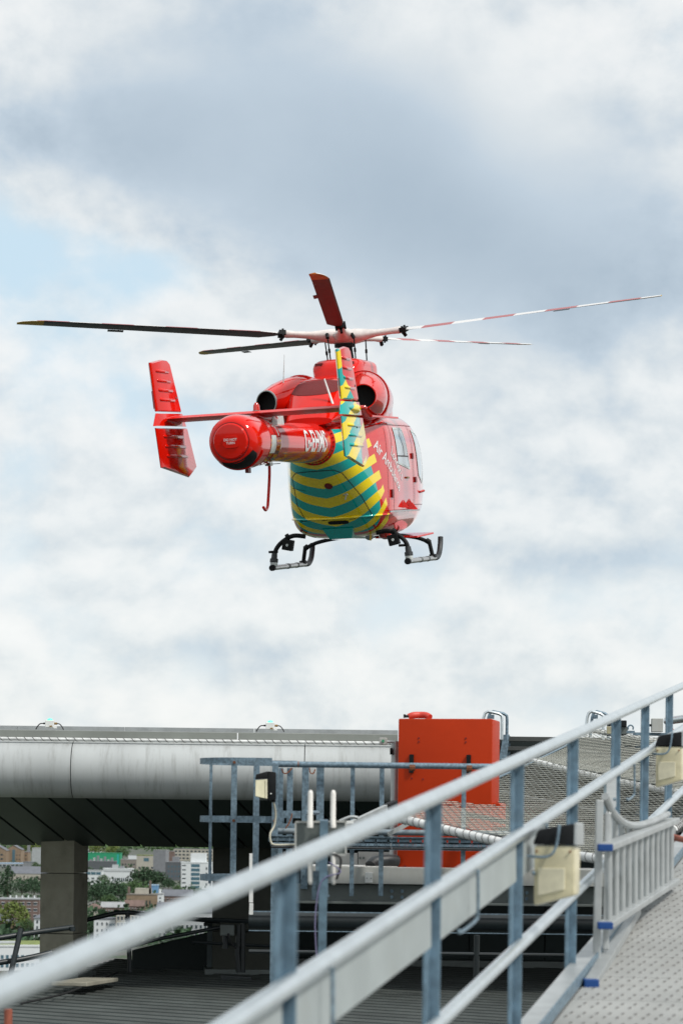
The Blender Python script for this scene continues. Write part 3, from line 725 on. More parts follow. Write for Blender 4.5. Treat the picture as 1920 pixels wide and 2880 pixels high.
for x in (1101, 1130, 1340, 1480):
    for y in (2503, 2520):
        c = at(x, y + slope(x - 870), 19.615); b = MB(); b.tube([c, c - Vector((0, .02, 0))], .015, 6); b.build('bolt_head', 'galv', bm_)
b = MB(); b.box(at(1037, 2468, 19.47), (.062, .03, .085)); sk = b.build('socket_plate', 'box_white', pf, bevel=.004)
for x in (1031, 1043):
    c = at(x, 2470, 19.45); b = MB(); b.tube([c, c - Vector((0, .006, 0))], .004, 6); b.build('screw', 'black', sk)
b = MB(); b.tube(bez([at(1042, 2436, 19.75), at(1055, 2424, 19.8), at(1090, 2420, 19.85), at(1115, 2422, 19.9)], 5), .05, 10); b.build('rubber_hose', 'rubber', pf, smooth=40)
for x in (1012, 1022, 1049, 1078):
    c = at(x, 2413, 20.44); b = MB(); b.tube([c, c - Vector((0, .012, 0))], .012, 6); b.build('bolt_head', 'beam_grey', pf)
dt = thing('service_duct', 'long dark duct with pale edge lines under the service platform', 'duct', at(1150, 2620, 23))
a = at(700, 2588, 23); c = at(1800, 2600, 23)
b = MB(); b.tube([lerp(a, c, i / 8) for i in range(9)], .085, 16); b.build('duct', 'dark_pipe', dt, smooth=40)
for y in (2563, 2617):
    b = MB(); b.bar(at(700, y, 22.9), at(1800, y + 13, 22.9), .02, .010); b.build('edge_line', 'galv', dt)
b = MB(); b.tube([at(700, 2726 - 50, 24), at(1800, 2740 - 50, 24)], .02, 8); b.build('cross_rail', 'dark_pipe', dt)
b = MB(); b.tube([at(1340, 2630, 24), at(1338, 2750, 24)], .03, 8); b.build('drop_pipe', 'dark_pipe', dt)
wp = thing('white_panel_strip', 'narrow white upright strip standing behind the caged ladder', 'post', at(706, 2572, 21))
for y0, y1 in ((2400, 2538), (2540, 2572)):
    b = MB(); b.bar(at(706, y1, 21), at(707, y0, 21), .034, .03, up=(0, 1, 0)); b.build('strip_length', 'box_white', wp)
# floor plate pads and cross rails lying on the ribbed roof
b = MB(); b.bar(at(622, 2752, 33.4), at(708, 2757, 33.4), .16, .1); tag(b.build('roof_skid_foot', 'dark_pipe', bevel=.01), 'dark flat foot lying on the ribbed roof near the stand pipes', 'foot')
b = MB(); b.bar(at(195, 2768, 29.8), at(286, 2754, 31.5), .45, .05); tag(b.build('paving_slab', 'concrete', bevel=.01), 'loose pale slab lying on the ribbed roof beside the concrete pillar', 'slab')
b = MB(); b.tube(bez([at(60, 2822, 28), at(180, 2795, 29), at(255, 2765, 30.4), at(330, 2735, 33)], 5), .014, 6); tag(b.build('roof_cable', 'cable_black', smooth=40), 'thin black cable trailing across the ribbed roof', 'cable')

# ---- antenna box in front of the railing --------------------------------
DA = 12.6
ab = thing('antenna_box', 'grey equipment box on a post carrying four white stick antennas', 'antenna', at(908, 2700, DA))
b = MB(); b.hexa([at(831, 2402, DA), at(972, 2404, DA), at(972, 2404, DA + .12), at(831, 2402, DA + .12), at(831, 2312, DA), at(972, 2310, DA), at(972, 2310, DA + .12), at(831, 2312, DA + .12)]); bx_ = b.build('box', 'beam_grey', ab, bevel=.008)
for p0, p1 in (((831, 2312), (972, 2310)), ((831, 2402), (972, 2404)), ((831, 2312), (831, 2402)), ((972, 2310), (972, 2404))):
    b = MB(); b.bar(at(*p0, DA - .004), at(*p1, DA - .004), .008, .010, up=(0, 0, 1) if p0[1] != p1[1] - 90 else (1, 0, 0)); b.build('gasket_edge', 'panel_white', bx_)
b = MB(); b.bar(at(905, 2720, DA + .02), at(911, 2306, DA - .06), .043, .04, up=(0, 1, 0)); b.build('post', 'galv_post', ab, bevel=.003)
for px in (872, 936):
    b = MB(); b.tube([at(px, 2328, DA - .04), at(px, 2316, DA - .04), at(px, 2313, DA - .04), at(px + 1, 2232, DA - .04), at(px + 1, 2225, DA - .04), at(px + 1, 2222, DA - .04)], [.016, .016, .0135, .0135, .010, .004], 12); b.build('antenna', 'antenna_white', ab, smooth=50)
    b = MB(); b.tube([at(px, 2398, DA - .01), at(px + 1, 2478, DA - .01), at(px + 1, 2486, DA - .01), at(px + 1, 2489, DA - .01)], [.0135, .0135, .010, .004], 12); b.build('antenna', 'antenna_white', ab, smooth=50)
b = MB(); b.box(at(900, 2490, DA + .06), (.085, .02, .15)); pl = b.build('clamp_plate', 'galv', ab)
for x, y in ((884, 2463), (884, 2497), (884, 2519), (922, 2463), (922, 2519)):
    c = at(x, y, DA + .045); b = MB(); b.tube([c, c - Vector((0, .014, 0))], .009, 6); b.build('bolt', 'galv', pl)
b = MB(); b.tube(bez([at(920, 2400, DA - .02), at(955, 2410, DA - .02), at(956, 2440, DA - .02), at(946, 2473, DA - .02)], 6), .007, 6); b.build('cable', 'cable_black', ab, smooth=40)
b = MB(); b.tube(bez([at(925, 2425, DA - .03), at(958, 2452, DA - .05), at(915, 2468, DA - .05), at(896, 2500, DA - .05), at(886, 2590, DA - .05), at(890, 2690, DA - .05)], 8), .0035, 6); b.build('cable', 'cable_violet', ab, smooth=40)

# strut that folds out beside the antenna box
fs = thing('folding_strut', 'grey metal strut slanting up towards the orange cabinet', 'strut', at(960, 2340, 17.6))
b = MB(); b.bar(at(945, 2338, 17.6), at(1085, 2272, 18.4), .03, .05); b.build('arm', 'alu', fs, bevel=.004)
b = MB(); b.bar(at(1085, 2272, 18.4), at(1110, 2262, 18.6), .05, .06); b.build('end_block', 'black', fs, bevel=.008)
b = MB(); b.tube(bez([at(955, 2310, 17.6), at(985, 2298, 17.6), at(1006, 2300, 17.6)], 6), .013, 8); b.build('handle', 'alu', fs, smooth=40)
b = MB(); b.box(at(984, 2312, 17.5), (.05, .01, .02)); b.build('label_plate', 'box_white', fs)

# ---- safety net beside the ramp ------------------------------------------
sn = thing('safety_net', 'wire mesh safety net on white tubes sloping up from the orange cabinet', 'safety net', at(1400, 2360, 16.5))
n0, n1 = at(1104, 2297, 18.2), at(1720, 2422, 16.4)
m0, m1 = at(1500, 2142, 23.6), at(1990, 2242, 21.2)
t0, t1 = at(1655, 2052, 29.6), at(2000, 2102, 27.4)
for (a, c, r, tu) in ((n0, n1, .034, 34), (m0, m1, .031, 30), (t0, t1, .03, 26)):
    q = bez([a, lerp(a, c, .33) - Vector((0, 0, .02)), lerp(a, c, .66) - Vector((0, 0, .025)), c], 8)
    b = MB(); b.tube(q, r, 12); tb = b.build('net_tube', 'wrap_white', sn, smooth=40)
    b = MB(); b.tube(helix(a, lerp(a, c, .33) - Vector((0, 0, .02)), r + .003, tu / 3, 8) + helix(lerp(a, c, .33) - Vector((0, 0, .02)), lerp(a, c, .66) - Vector((0, 0, .025)), r + .003, tu / 3, 8) + helix(lerp(a, c, .66) - Vector((0, 0, .025)), c, r + .002, tu / 3, 8), .0026, 4); b.build('lacing', 'cord_dark', tb)
def net_panel(a0, a1, b0, b1, nu, nv):
    b = MB(); sag = .10
    def s(u, v):
        p = lerp(lerp(a0, a1, u), lerp(b0, b1, u), v); p.z += .02 - sag * math.sin(math.pi * v) * .6; return p
    pts = {}
    for j in range(nv + 1):
        for i in range(nu * 2 + 1):
            pts[i, j] = s(i / (nu * 2), min(1, max(0, (j + (.28 if (i + j) % 2 else -.28)) / nv)))
    W3 = .0029
    def wire(p, q):
        t = (q - p).normalized(); sd = t.cross(Vector((0, 0, 1))).normalized() * W3; up = Vector((0, 0, W3 * 1.5))
        b.add([p - sd, p + sd, p + up, q - sd, q + sd, q + up], [(0, 1, 4, 3), (1, 2, 5, 4), (2, 0, 3, 5)])
    for j in range(nv + 1):
        for i in range(nu * 2): wire(pts[i, j], pts[i + 1, j])
    for j in range(nv):
        for i in range(nu * 2 + 1):
            if (i + j) % 2 : wire(pts[i, j], pts[i, j + 1])
    return stuff(b.build('net_mesh', 'net_wire', sn, recalc=False))
net_panel(n0, n1, m0, m1, 23, 58)
net_panel(m0, m1, t0, t1, 20, 50)
for a, c in ((n0, m0), (n1, m1), (m0, t0), (m1, t1)):
    b = MB(); b.tube([a, lerp(a, c, .5) - Vector((0, 0, .03)), c], .011, 8); b.build('edge_cable', 'galv', sn, smooth=40)
for v in (.33, .66):
    b = MB(); b.bar(lerp(n0, m0, v) - Vector((0, 0, .12)), lerp(n1, m1, v) - Vector((0, 0, .12)), .06, .03); b.build('support_bar', 'louvre', sn)
    b = MB(); b.bar(lerp(m0, t0, v) - Vector((0, 0, .12)), lerp(m1, t1, v) - Vector((0, 0, .12)), .06, .03); b.build('support_bar', 'louvre', sn)
b = MB(); b.bar(at(1090, 2347, 18.2), at(1150, 2315, 18.3), .02, .03); b.build('tube_bracket', 'alu', sn)

# louvred screen and gear on the deck edge to the right
lv = thing('louvred_screen', 'grey metal louvred screen between the orange cabinet and the safety net', 'louvre', at(1600, 2400, 30.6))
b = MB(); b.hexa([at(1390, 2440, 30.7), at(2050, 2440, 30.7), at(2050, 2440, 31.2), at(1390, 2440, 31.2), at(1390, 2079, 30.7), at(2050, 2086, 30.7), at(2050, 2086, 31.2), at(1390, 2079, 31.2)]); b.build('backing', 'dark_wall', lv)
for i in range(13):
    y = 2074 + i * 27
    b = MB(); b.bar(at(1408, y + 4, 30.55), at(2050, y + 12, 30.55), .10, .05 if i else .06); b.build('slat', 'louvre', lv, bevel=.004)
for x in (1424, 1600, 1790):
    b = MB(); b.bar(at(x, 2440, 30.62), at(x + 3, 2070, 30.62), .06, .06, up=(0, 1, 0)); b.build('upright', 'galv', lv)
b = MB(); b.prism([at(1403, 2135, 30.3), at(1424, 2135, 30.3), at(1432, 2066, 30.3), at(1415, 2066, 30.3)], (0, .05, 0)); b.build('end_plate', 'galv', lv)
def grab(px, label, w_=56, gap=26):
    t = thing('grab_rail', label, 'grab rail', at(px + 30, 2090, 29.8), 'curved grab rails on the deck edge')
    for k in (0, 1):
        o = k * gap * .0; dz = .16 * k
        x0 = px + k * 14
        b = MB(); b.tube([at(x0 - 6, 2072, 29.8 + dz), at(x0, 2018, 29.8 + dz), at(x0 + 4, 2006, 29.8 + dz), at(x0 + 12, 2001, 29.8 + dz), at(x0 + w_ - 14, 2007, 29.8 + dz), at(x0 + w_ - 5, 2013, 29.8 + dz), at(x0 + w_ - 4, 2025, 29.8 + dz), at(x0 + w_ - 5, 2080, 29.8 + dz)], .019, 8); b.build('hoop', 'handrail' if k == 0 else 'galv', t, smooth=40)
    b = MB(); b.box(at(px + 24, 2016, 29.9), (.05, .03, .05)); b.build('bracket', 'galv', t)
grab(1359, 'curved tubular grab rail rising behind the orange cabinet', 56)
grab(1650, 'curved tubular grab rail rising at the top corner of the safety net', 50)
df = thing('deck_floodlight', 'small dark floodlight with cream face on the deck behind the ramp railing', 'floodlight', at(1733, 2064, 28.5))
b = MB(); b.hexa([at(1705, 2042, 28.5), at(1761, 2044, 28.5), at(1761, 2044, 28.8), at(1705, 2042, 28.8), at(1710, 2026, 28.5), at(1761, 2026, 28.5), at(1761, 2026, 28.8), at(1710, 2026, 28.8)]); b.build('hood', 'black', df, bevel=.01)
b = MB(); b.hexa([at(1705, 2064, 28.52), at(1736, 2064, 28.52), at(1736, 2064, 28.8), at(1705, 2064, 28.8), at(1704, 2043, 28.5), at(1737, 2043, 28.5), at(1737, 2043, 28.8), at(1704, 2043, 28.8)]); b.build('face', 'lamp_lens_old', df, bevel=.006)
b = MB(); b.box(at(1750, 2055, 28.65), (.095, .2, .09)); b.build('side_housing', 'beam_grey', df, bevel=.006)
jb = thing('junction_box', 'pale grey junction box beside the red pipe on the deck edge', 'junction box', at(1846, 2060, 27))
b = MB(); b.box(at(1846, 2040, 27), (.125, .1, .15)); b.build('case', 'panel_white', jb, bevel=.006)
b = MB(); b.tube([at(1815, 2040, 27), at(1832, 2040, 27)], .014, 8); b.build('gland', 'black', jb)
b = MB(); b.bar(at(1780, 2064, 27.1), at(1880, 2066, 27.1), .12, .03); b.build('tray', 'galv', jb)
cl = thing('pipe_clamp', 'small silver pipe clamp on the deck edge next to the floodlight', 'clamp', at(1772, 2064, 27.5))
b = MB(); b.tube(arc(at(1772, 2047, 27.5), (1, 0, 0), (0, 0, 1), .03, -40, 220, 12), .009, 8); b.build('ring', 'galv', cl, smooth=40)
b = MB(); b.box(at(1772, 2059, 27.5), (.09, .04, .03)); b.build('foot', 'galv', cl)
rp = thing('red_pipe', 'red brown bent pipe with a grey end at the right edge of the deck', 'pipe', at(1890, 2060, 25))
b = MB(); b.tube([at(1871, 2028, 24.93), at(1885, 2048, 24.9), at(1897, 2066, 24.9)], .018, 10); b.build('bend', 'red_oxide', rp, smooth=40)
b = MB(); b.tube([at(1874, 2028, 25), at(1930, 2020, 24.5)], .040, 14); b.build('end_tube', 'handrail', rp, smooth=40)
hb = thing('hose_coupling', 'terracotta red pipe coupling with flared flange and ribbed hose, right edge above the ladder', 'pipe', at(1905, 2380, 14.7))
a, c = at(1884, 2358, 14.7), at(1890, 2357, 14.7); b = MB(); b.tube([a, c], [.034, .036], 16); b.build('flange', 'red_oxide', hb, smooth=40)
b = MB(); b.tube([c, at(1897, 2356, 14.7), at(1940, 2366, 14.5)], [.030, .020, .018], 14); b.build('pipe', 'red_oxide', hb, smooth=40)
a, c = at(1888, 2336, 14.9), at(1935, 2300, 15.5)
b = MB(); b.tube([a, c], .03, 10); hs = b.build('hose', 'wrap_white', hb, smooth=40)
b = MB(); b.tube(helix(a, c, .032, 12, 8), .006, 4); b.build('rib', 'cord_dark', hs)
# ================================================================== HELICOPTER  (local: x right, y forward, z up, origin at rotor hub)
HUB = at(967, 948, 38.6)
HR = (Matrix.Rotation(rad(-14.5), 4, 'Z') @ Matrix.Rotation(rad(8.0), 4, 'X') @ Matrix.Rotation(rad(-1.8), 4, 'Y'))
heli = bpy.data.objects.new('helicopter', None); COL.objects.link(heli); heli.empty_display_size = .3
heli.matrix_world = Matrix.Translation(HUB) @ HR @ Matrix.Translation((0, 0, -3.62))
ORG[heli.name] = Vector((0, 0, -3.62))
heli['label'] = 'red air ambulance helicopter with yellow and teal chevrons hovering above the helideck'; heli['category'] = 'helicopter'

def pchip(xs, ys):
    xs = np.array(xs, float); ys = np.array(ys, float); h = np.diff(xs); dl = np.diff(ys) / h; m = np.zeros(len(xs))
    for i in range(1, len(xs) - 1):
        if dl[i - 1] * dl[i] > 0:
            w1, w2 = 2 * h[i] + h[i - 1], h[i] + 2 * h[i - 1]; m[i] = (w1 + w2) / (w1 / dl[i - 1] + w2 / dl[i])
    m[0], m[-1] = dl[0], dl[-1]
    def f(x):
        i = int(np.clip(np.searchsorted(xs, x) - 1, 0, len(h) - 1)); t = (x - xs[i]) / h[i]
        return float((2 * t**3 - 3 * t**2 + 1) * ys[i] + (t**3 - 2 * t**2 + t) * h[i] * m[i] + (-2 * t**3 + 3 * t**2) * ys[i + 1] + (t**3 - t**2) * h[i] * m[i + 1])
    return f
def sring(xc, y, zc, w_, hu, hd, n, N=64):
    out = []
    for k in range(N):
        a = 2 * math.pi * k / N; c, s = math.cos(a), math.sin(a)
        out.append(Vector((xc + w_ * math.copysign(abs(c) ** (2 / n), c), y, zc + (hu if s > 0 else hd) * math.copysign(abs(s) ** (2 / n), s))))
    return out
def loft(b, table, steps, N=64, cap0=True, cap1=True, mi=0):   # table rows: y, xc, w, zbottom, ztop, n
    cols = list(zip(*table)); fs = [pchip(cols[0], c) for c in cols[1:]]
    y0, y1 = cols[0][0], cols[0][-1]; R_ = []
    for i in range(steps + 1):
        y = y0 + (y1 - y0) * i / steps; xc, w_, zb, zt, n = (f(y) for f in fs)
        R_.append(sring(xc, y, (zb + zt) / 2, w_, (zt - zb) / 2, (zt - zb) / 2, n, N))
    b.rings(R_, cap0, cap1, mi=mi); return b

# ---- fuselage
FT = [(-2.22, 0, .30, -2.02, -1.42, 2.0), (-2.12, 0, .38, -2.09, -1.37, 2.05), (-1.95, 0, .465, -2.24, -1.33, 2.3), (-1.6, 0, .595, -2.555, -1.28, 3.0), (-1.2, 0, .725, -2.93, -1.25, 3.8),
      (-1.0, 0, .775, -3.06, -1.235, 4.4), (-.75, 0, .825, -3.15, -1.22, 4.8), (-.3, 0, .85, -3.18, -1.22, 4.6), (1.0, 0, .85, -3.17, -1.22, 3.9), (1.6, 0, .80, -3.14, -1.27, 3.4),
      (2.2, 0, .68, -3.05, -1.46, 2.9), (2.8, 0, .47, -2.88, -1.82, 2.5), (3.12, 0, .25, -2.7, -2.12, 2.2), (3.22, 0, .05, -2.5, -2.3, 2.0)]
b = MB(); loft(b, FT, 110, 96); fus = b.build('fuselage', 'livery', heli, smooth=50)
bmf = bmesh.new(); bmf.from_mesh(fus.data); BV = BVHTree.FromBMesh(bmf)
def onto(p, dirn, off=.004):        # project hub-local point onto the fuselage along dirn
    p = Vector(p) - ORG[heli.name]; d = Vector(dirn).normalized()
    h = BV.ray_cast(p - d * 4, d)
    if h[0] is None: return None
    n = h[1] if h[1].dot(d) < 0 else -h[1]
    return h[0] + n * off + ORG[heli.name]
def strip(name, pts, dirn, wid, material, parent=heli, closed=False, off=.004, dens=.03):
    P3 = []
    pts = [Vector(p) for p in pts]
    if closed: pts = pts + [pts[0]]
    for a, c in zip(pts[:-1], pts[1:]):
        n = max(1, int((c - a).length / dens))
        for i in range(n): P3.append(lerp(a, c, i / n))
    P3.append(pts[-1]); L = []
    d = Vector(dirn).normalized()
    for i, p in enumerate(P3):
        t = (P3[min(i + 1, len(P3) - 1)] - P3[max(i - 1, 0)]).normalized(); s = t.cross(d).normalized() * wid / 2
        a, c = onto(p + s, dirn, off), onto(p - s, dirn, off)
        if a and c: L.append((a, c))
    b = MB()
    vs = [v for q in L for v in q]; b.add(vs, [(2 * i, 2 * i + 1, 2 * i + 3, 2 * i + 2) for i in range(len(L) - 1)])
    return b.build(name, material, parent, smooth=60, recalc=False)
def patch(name, poly, dirn, material, parent=heli, off=.005, cell=.05):
    d = Vector(dirn).normalized(); me = bpy.data.meshes.new('tmp'); me.from_pydata([tuple(p) for p in poly], [], [tuple(range(len(poly)))])
    bm = bmesh.new(); bm.from_mesh(me)
    for _ in range(2):
        bmesh.ops.triangulate(bm, faces=bm.faces)
        bmesh.ops.subdivide_edges(bm, edges=[e for e in bm.edges if e.calc_length() > cell], cuts=3, use_grid_fill=True)
    bmesh.ops.triangulate(bm, faces=bm.faces)
    bad = []
    for v in bm.verts:
        q = onto(v.co, dirn, off)
        if q is None: bad.append(v)
        else: v.co = q
    bmesh.ops.delete(bm, geom=bad, context='VERTS')
    bm.verts.index_update(); bm.verts.ensure_lookup_table()
    b = MB(); b.add([v.co.copy() for v in bm.verts], [[v.index for v in f.verts] for f in bm.faces]); bm.free(); bpy.data.meshes.remove(me)
    return b.build(name, material, parent, smooth=60, recalc=False)
def text_faces(body, size, weight=0.0, align='LEFT'):
    cu = bpy.data.curves.new('t', 'FONT'); cu.body = body; cu.size = size; cu.offset = weight; cu.align_x = align; cu.resolution_u = 3
    o = bpy.data.objects.new('t', cu); me = bpy.data.meshes.new_from_object(o)
    bm = bmesh.new(); bm.from_mesh(me)
    for _ in range(2):
        bmesh.ops.triangulate(bm, faces=bm.faces); bmesh.ops.subdivide_edges(bm, edges=[e for e in bm.edges if e.calc_length() > size * .25], cuts=1)
    bmesh.ops.triangulate(bm, faces=bm.faces); bm.verts.index_update()
    v = [v.co.copy() for v in bm.verts]; f = [[q.index for q in p.verts] for p in bm.faces]; bm.free()
    bpy.data.objects.remove(o); bpy.data.meshes.remove(me); bpy.data.curves.remove(cu)
    return v, f
SIDE = (-1, 0, 0); REAR = (0, 1, 0)
def side(y, z): return (1.2, y, z)
def rear(x, z): return (x, -3, z)
# lettering on the right flank, slanting down towards the nose
def side_text(body, y0, z0, ang, size, weight):
    v, f = text_faces(body, size, weight); ca, sa = math.cos(rad(ang)), math.sin(rad(ang)); out = []
    for p in v:
        q = onto(side(y0 + p.x * .84 * ca - p.y * sa, z0 + p.x * .84 * sa + p.y * ca), SIDE, .004)
        out.append(q if q else Vector((0, y0, z0)))
    b = MB(); b.add(out, f); return b.build('lettering', 'decal_white', heli, recalc=False)
side_text('Air Ambulance', -1.28, -1.80, -36, .235, .004)
side_text("London's", -.70, -1.90, -36, .235, .004)
# doors, windows and panel lines on the right flank
w1 = patch('cabin_window', [side(y, z) for y, z in ((-.42, -1.50), (.22, -1.50), (.50, -2.12), (-.30, -2.04))], SIDE, 'glass')
strip('window_frame', [side(y, z) for y, z in ((-.42, -1.50), (.22, -1.50), (.50, -2.12), (-.30, -2.04))], SIDE, .035, 'label_silver', w1, closed=True, off=.008)
strip('window_divider', [side(-.33, -1.93), side(.42, -1.93)], SIDE, .02, 'line', w1, off=.009)
strip('painted_reflection', [side(-.05, -1.56), side(.16, -1.75), side(.18, -1.92)], SIDE, .12, 'glass_dark', w1, off=.009)  # dark reflection in the pane, painted on as a dark glass strip
w2 = patch('cockpit_window', [side(y, z) for y, z in ((.95, -1.50), (1.55, -1.58), (1.85, -2.10), (1.55, -2.35), (1.15, -2.22))], SIDE, 'glass')
strip('window_frame', [side(y, z) for y, z in ((.95, -1.50), (1.55, -1.58), (1.85, -2.10), (1.55, -2.35), (1.15, -2.22))], SIDE, .035, 'label_silver', w2, closed=True, off=.008)
patch('windscreen', [side(y, z) for y, z in ((1.85, -1.55), (2.4, -1.75), (2.7, -2.2), (2.1, -2.25))], SIDE, 'glass_dark')
strip('door_line', [side(y, z) for y, z in ((-.62, -1.40), (-.62, -2.78), (.72, -2.78), (.72, -1.40))], SIDE, .012, 'red_dark')
strip('door_line', [side(y, z) for y, z in ((.80, -1.42), (.80, -2.70), (1.75, -2.70))], SIDE, .012, 'red_dark')
strip('roof_line', [side(-1.6, -1.46), side(1.5, -1.42)], SIDE, .010, 'red_dark')
strip('panel_line', [side(-.86, -1.5), side(-.86, -2.9)], SIDE, .008, 'red_dark')
b = MB(); b.bar((.80, -1.75, -1.345), (.86, -.25, -1.335), .045, .03); b.build('sliding_door_rail', 'red', heli, bevel=.006)
b = MB(); b.bar((.845, -1.0, -2.80), (.875, .95, -2.79), .022, .028); b.build('lower_door_rail', 'steel_bare', heli, bevel=.004)
for y, z, s in ((-.05, -2.70, .055), (.38, -2.70, .065), (.62, -2.74, .05)):
    c = onto(side(y, z), SIDE, 0)
    b = MB(); b.add([c + Vector((0, -s * .6, -s * .9)), c + Vector((.10, 0, -s * .9)), c + Vector((0, s * .6, -s * .9)), c + Vector((.01, 0, s * 1.5))], [(0, 1, 3), (1, 2, 3), (0, 2, 1), (0, 3, 2)]); b.build('rail_fairing', 'red', heli)
for y, z in ((-.72, -2.52), (.72, -1.92), (.86, -2.3)):
    c = onto(side(y, z), SIDE, .01); b = MB(); b.box(c, (.03, .10, .13 if y < 0 else .09)); b.build('door_latch', 'red_dark', heli, bevel=.006)
c = onto(side(.28, -2.27), SIDE, .012); b = MB(); b.box(c, (.03, .17, .03)); b.build('door_handle', 'brass', heli, bevel=.006)
b = MB(); b.hexa([(.2, .6, -3.22), (.9, .6, -3.24), (.98, 1.5, -3.20), (.2, 1.5, -3.18), (.2, .6, -3.19), (.9, .6, -3.21), (.98, 1.5, -3.17), (.2, 1.5, -3.15)]); b.build('step_board', 'red', heli, bevel=.006)
b = MB(); b.tube([onto(side(1.2, -2.5), SIDE), onto(side(1.2, -2.5), SIDE) + Vector((.05, .1, .02))], .02, 8); b.build('static_port', 'beacon', heli, smooth=40)
# rear clamshell doors
strip('door_line', [rear(x, z) for x, z in ((-.46, -2.86), (-.54, -2.62), (-.50, -2.2), (-.40, -2.14), (.24, -2.13), (.34, -2.18), (.52, -2.55), (.60, -2.84))], REAR, .010, 'line')
strip('door_line', [rear(-.56, -2.36), rear(-.30, -2.42)], REAR, .006, 'line')
b = MB(); q = [onto(rear(x, -2.855 + .02 * abs(x)), REAR, .012) for x in np.linspace(-.80, .80, 40)]; q = [p for p in q if p]
b.tube(q, .016, 8); b.build('door_sill', 'livery', heli, smooth=60)
patch('hand_hold', [rear(.06 + .165 * math.copysign(abs(math.cos(a)) ** .35, math.cos(a)), -2.925 + .028 * math.copysign(abs(math.sin(a)) ** .6, math.sin(a))) for a in np.linspace(0, 2 * math.pi, 24)[:-1]], REAR, 'void', off=.006)
patch('vent', [rear(.09 + .062 * math.cos(a), -2.365 + .045 * math.sin(a)) for a in np.linspace(0, 2 * math.pi, 24)[:-1]], REAR, 'red_dark', off=.006)
c = onto(rear(.30, -2.52), REAR, .01)
b = MB(); b.tube([c + Vector((-.05, 0, .02)), c + Vector((.04, -.03, .02))], .012, 8); b.bar(c + Vector((.03, -.03, .04)), c + Vector((0, -.03, -.06)), .02, .014, up=(0, 1, 0)); b.build('door_latch', 'steel_bare', heli)
b = MB(); b.hexa([(-.17, -.92, -3.185), (.19, -.92, -3.185), (.22, .2, -3.215), (-.20, .2, -3.215), (-.24, -1.10, -3.02), (.26, -1.10, -3.02), (.28, .2, -3.1), (-.26, .2, -3.1)]); b.build('belly_panel', mat('teal_paint', TEAL, .25, coat=1), heli, bevel=.01)
for x, z in ((-.62, -3.02), (.58, -3.0)):
    c = onto(rear(x, z), REAR, .012); b = MB(); b.tube([c, c + Vector((0, -.02, 0))], .02, 8); b.build('position_lamp', 'red_dark', heli)
for x in (-.55, -.2, .25, .5):
    strip('stencil_line', [rear(x, -2.885), rear(x + .1, -2.882)], REAR, .006, 'line')
# belly blisters
b = MB(); b.tube([(.32, -.3, -3.15), (.32, -.3, -3.21), (.32, -.3, -3.235)], [.07, .06, .02], 14); b.build('belly_lamp', 'steel_bare', heli, smooth=50)
b = MB(); b.tube([(.56, -.2, -3.1), (.56, -.2, -3.2), (.56, -.2, -3.235)], [.11, .10, .03], 14); b.build('belly_beacon', 'beacon', heli, smooth=50)
b = MB(); b.bar((.47, -.8, -3.12), (.46, -.8, -3.235), .025, .035, up=(0, 1, 0)); b.build('drain_mast', 'tip_yellow', heli)

# ---- engine cowling, nacelles, exhausts
b = MB()
CT = [(-2.42, 0, .36, -1.46, -1.34, 2.2), (-2.15, 0, .42, -1.5, -1.12, 2.4), (-1.7, 0, .55, -1.5, -.84, 2.7), (-1.2, 0, .66, -1.5, -.68, 2.9), (-.6, 0, .66, -1.5, -.62, 3), (.3, 0, .62, -1.5, -.66, 3), (1.0, 0, .50, -1.5, -.95, 2.6), (1.6, 0, .34, -1.5, -1.24, 2.2)]
loft(b, CT, 60, 64); cow = b.build('engine_cowling', 'red', heli, smooth=50)
bmc = bmesh.new(); bmc.from_mesh(cow.data); BVC = BVHTree.FromBMesh(bmc)
for s in (-1, 1):
    b = MB(); R_ = []
    NT = [(-2.0, .76, .19, -1.055), (-1.9, .745, .215, -1.05), (-1.6, .68, .30, -1.04), (-1.3, .60, .365, -1.03), (-1.12, .545, .39, -1.02), (-1.06, .53, .385, -1.02)]
    for y, xc, r, zc in NT: R_.append([Vector((s * xc + math.cos(a) * r, y + s * math.cos(a) * r * .45 * max(0, min(1, (-1.45 - y) / .55)), zc + math.sin(a) * r)) for a in [2 * math.pi * k / 40 for k in range(40)]])
    b.rings(R_, False, True); nc = b.build('nacelle_cone', 'red', heli, smooth=50)
    b = MB(); R_ = []
    for y, xc, r, zc in ((-1.06, .53, .355, -1.02), (-.98, .52, .355, -1.02)): R_.append([Vector((s * xc + math.cos(a) * r, y, zc + math.sin(a) * r)) for a in [2 * math.pi * k / 40 for k in range(40)]])
    b.rings(R_); b.build('cooling_gap', 'void', nc, smooth=50)
    b = MB(); R_ = []
    for y, xc, r, zc in ((-1.0, .515, .375, -1.02), (-1.0, .515, .415, -1.02), (-.95, .51, .42, -1.02), (-.6, .47, .40, -1.03), (-.1, .42, .36, -1.05), (.5, .36, .26, -1.1), (.9, .30, .10, -1.15)): R_.append([Vector((s * xc + math.cos(a) * r, y, zc + math.sin(a) * r)) for a in [2 * math.pi * k / 40 for k in range(40)]])
    b.rings(R_); b.build('nacelle', 'red', heli, smooth=40)
    b = MB(); R_ = []
    for y, xc, r, zc in ((-2.0, .76, .19, -1.055), (-2.03, .765, .186, -1.055), (-2.03, .765, .172, -1.055), (-1.9, .745, .165, -1.05), (-1.88, .74, .02, -1.05)): R_.append([Vector((s * xc + math.cos(a) * r, y + s * math.cos(a) * r * .45, zc + math.sin(a) * r)) for a in [2 * math.pi * k / 40 for k in range(40)]])
    b.rings(R_[2:], False, True); b.build('exhaust_pipe', 'void', heli, smooth=50, recalc=False)
    b = MB(); b.rings(R_[:3], False, False); b.build('exhaust_lip', 'steel_bare' if s < 0 else 'red', heli, smooth=50)
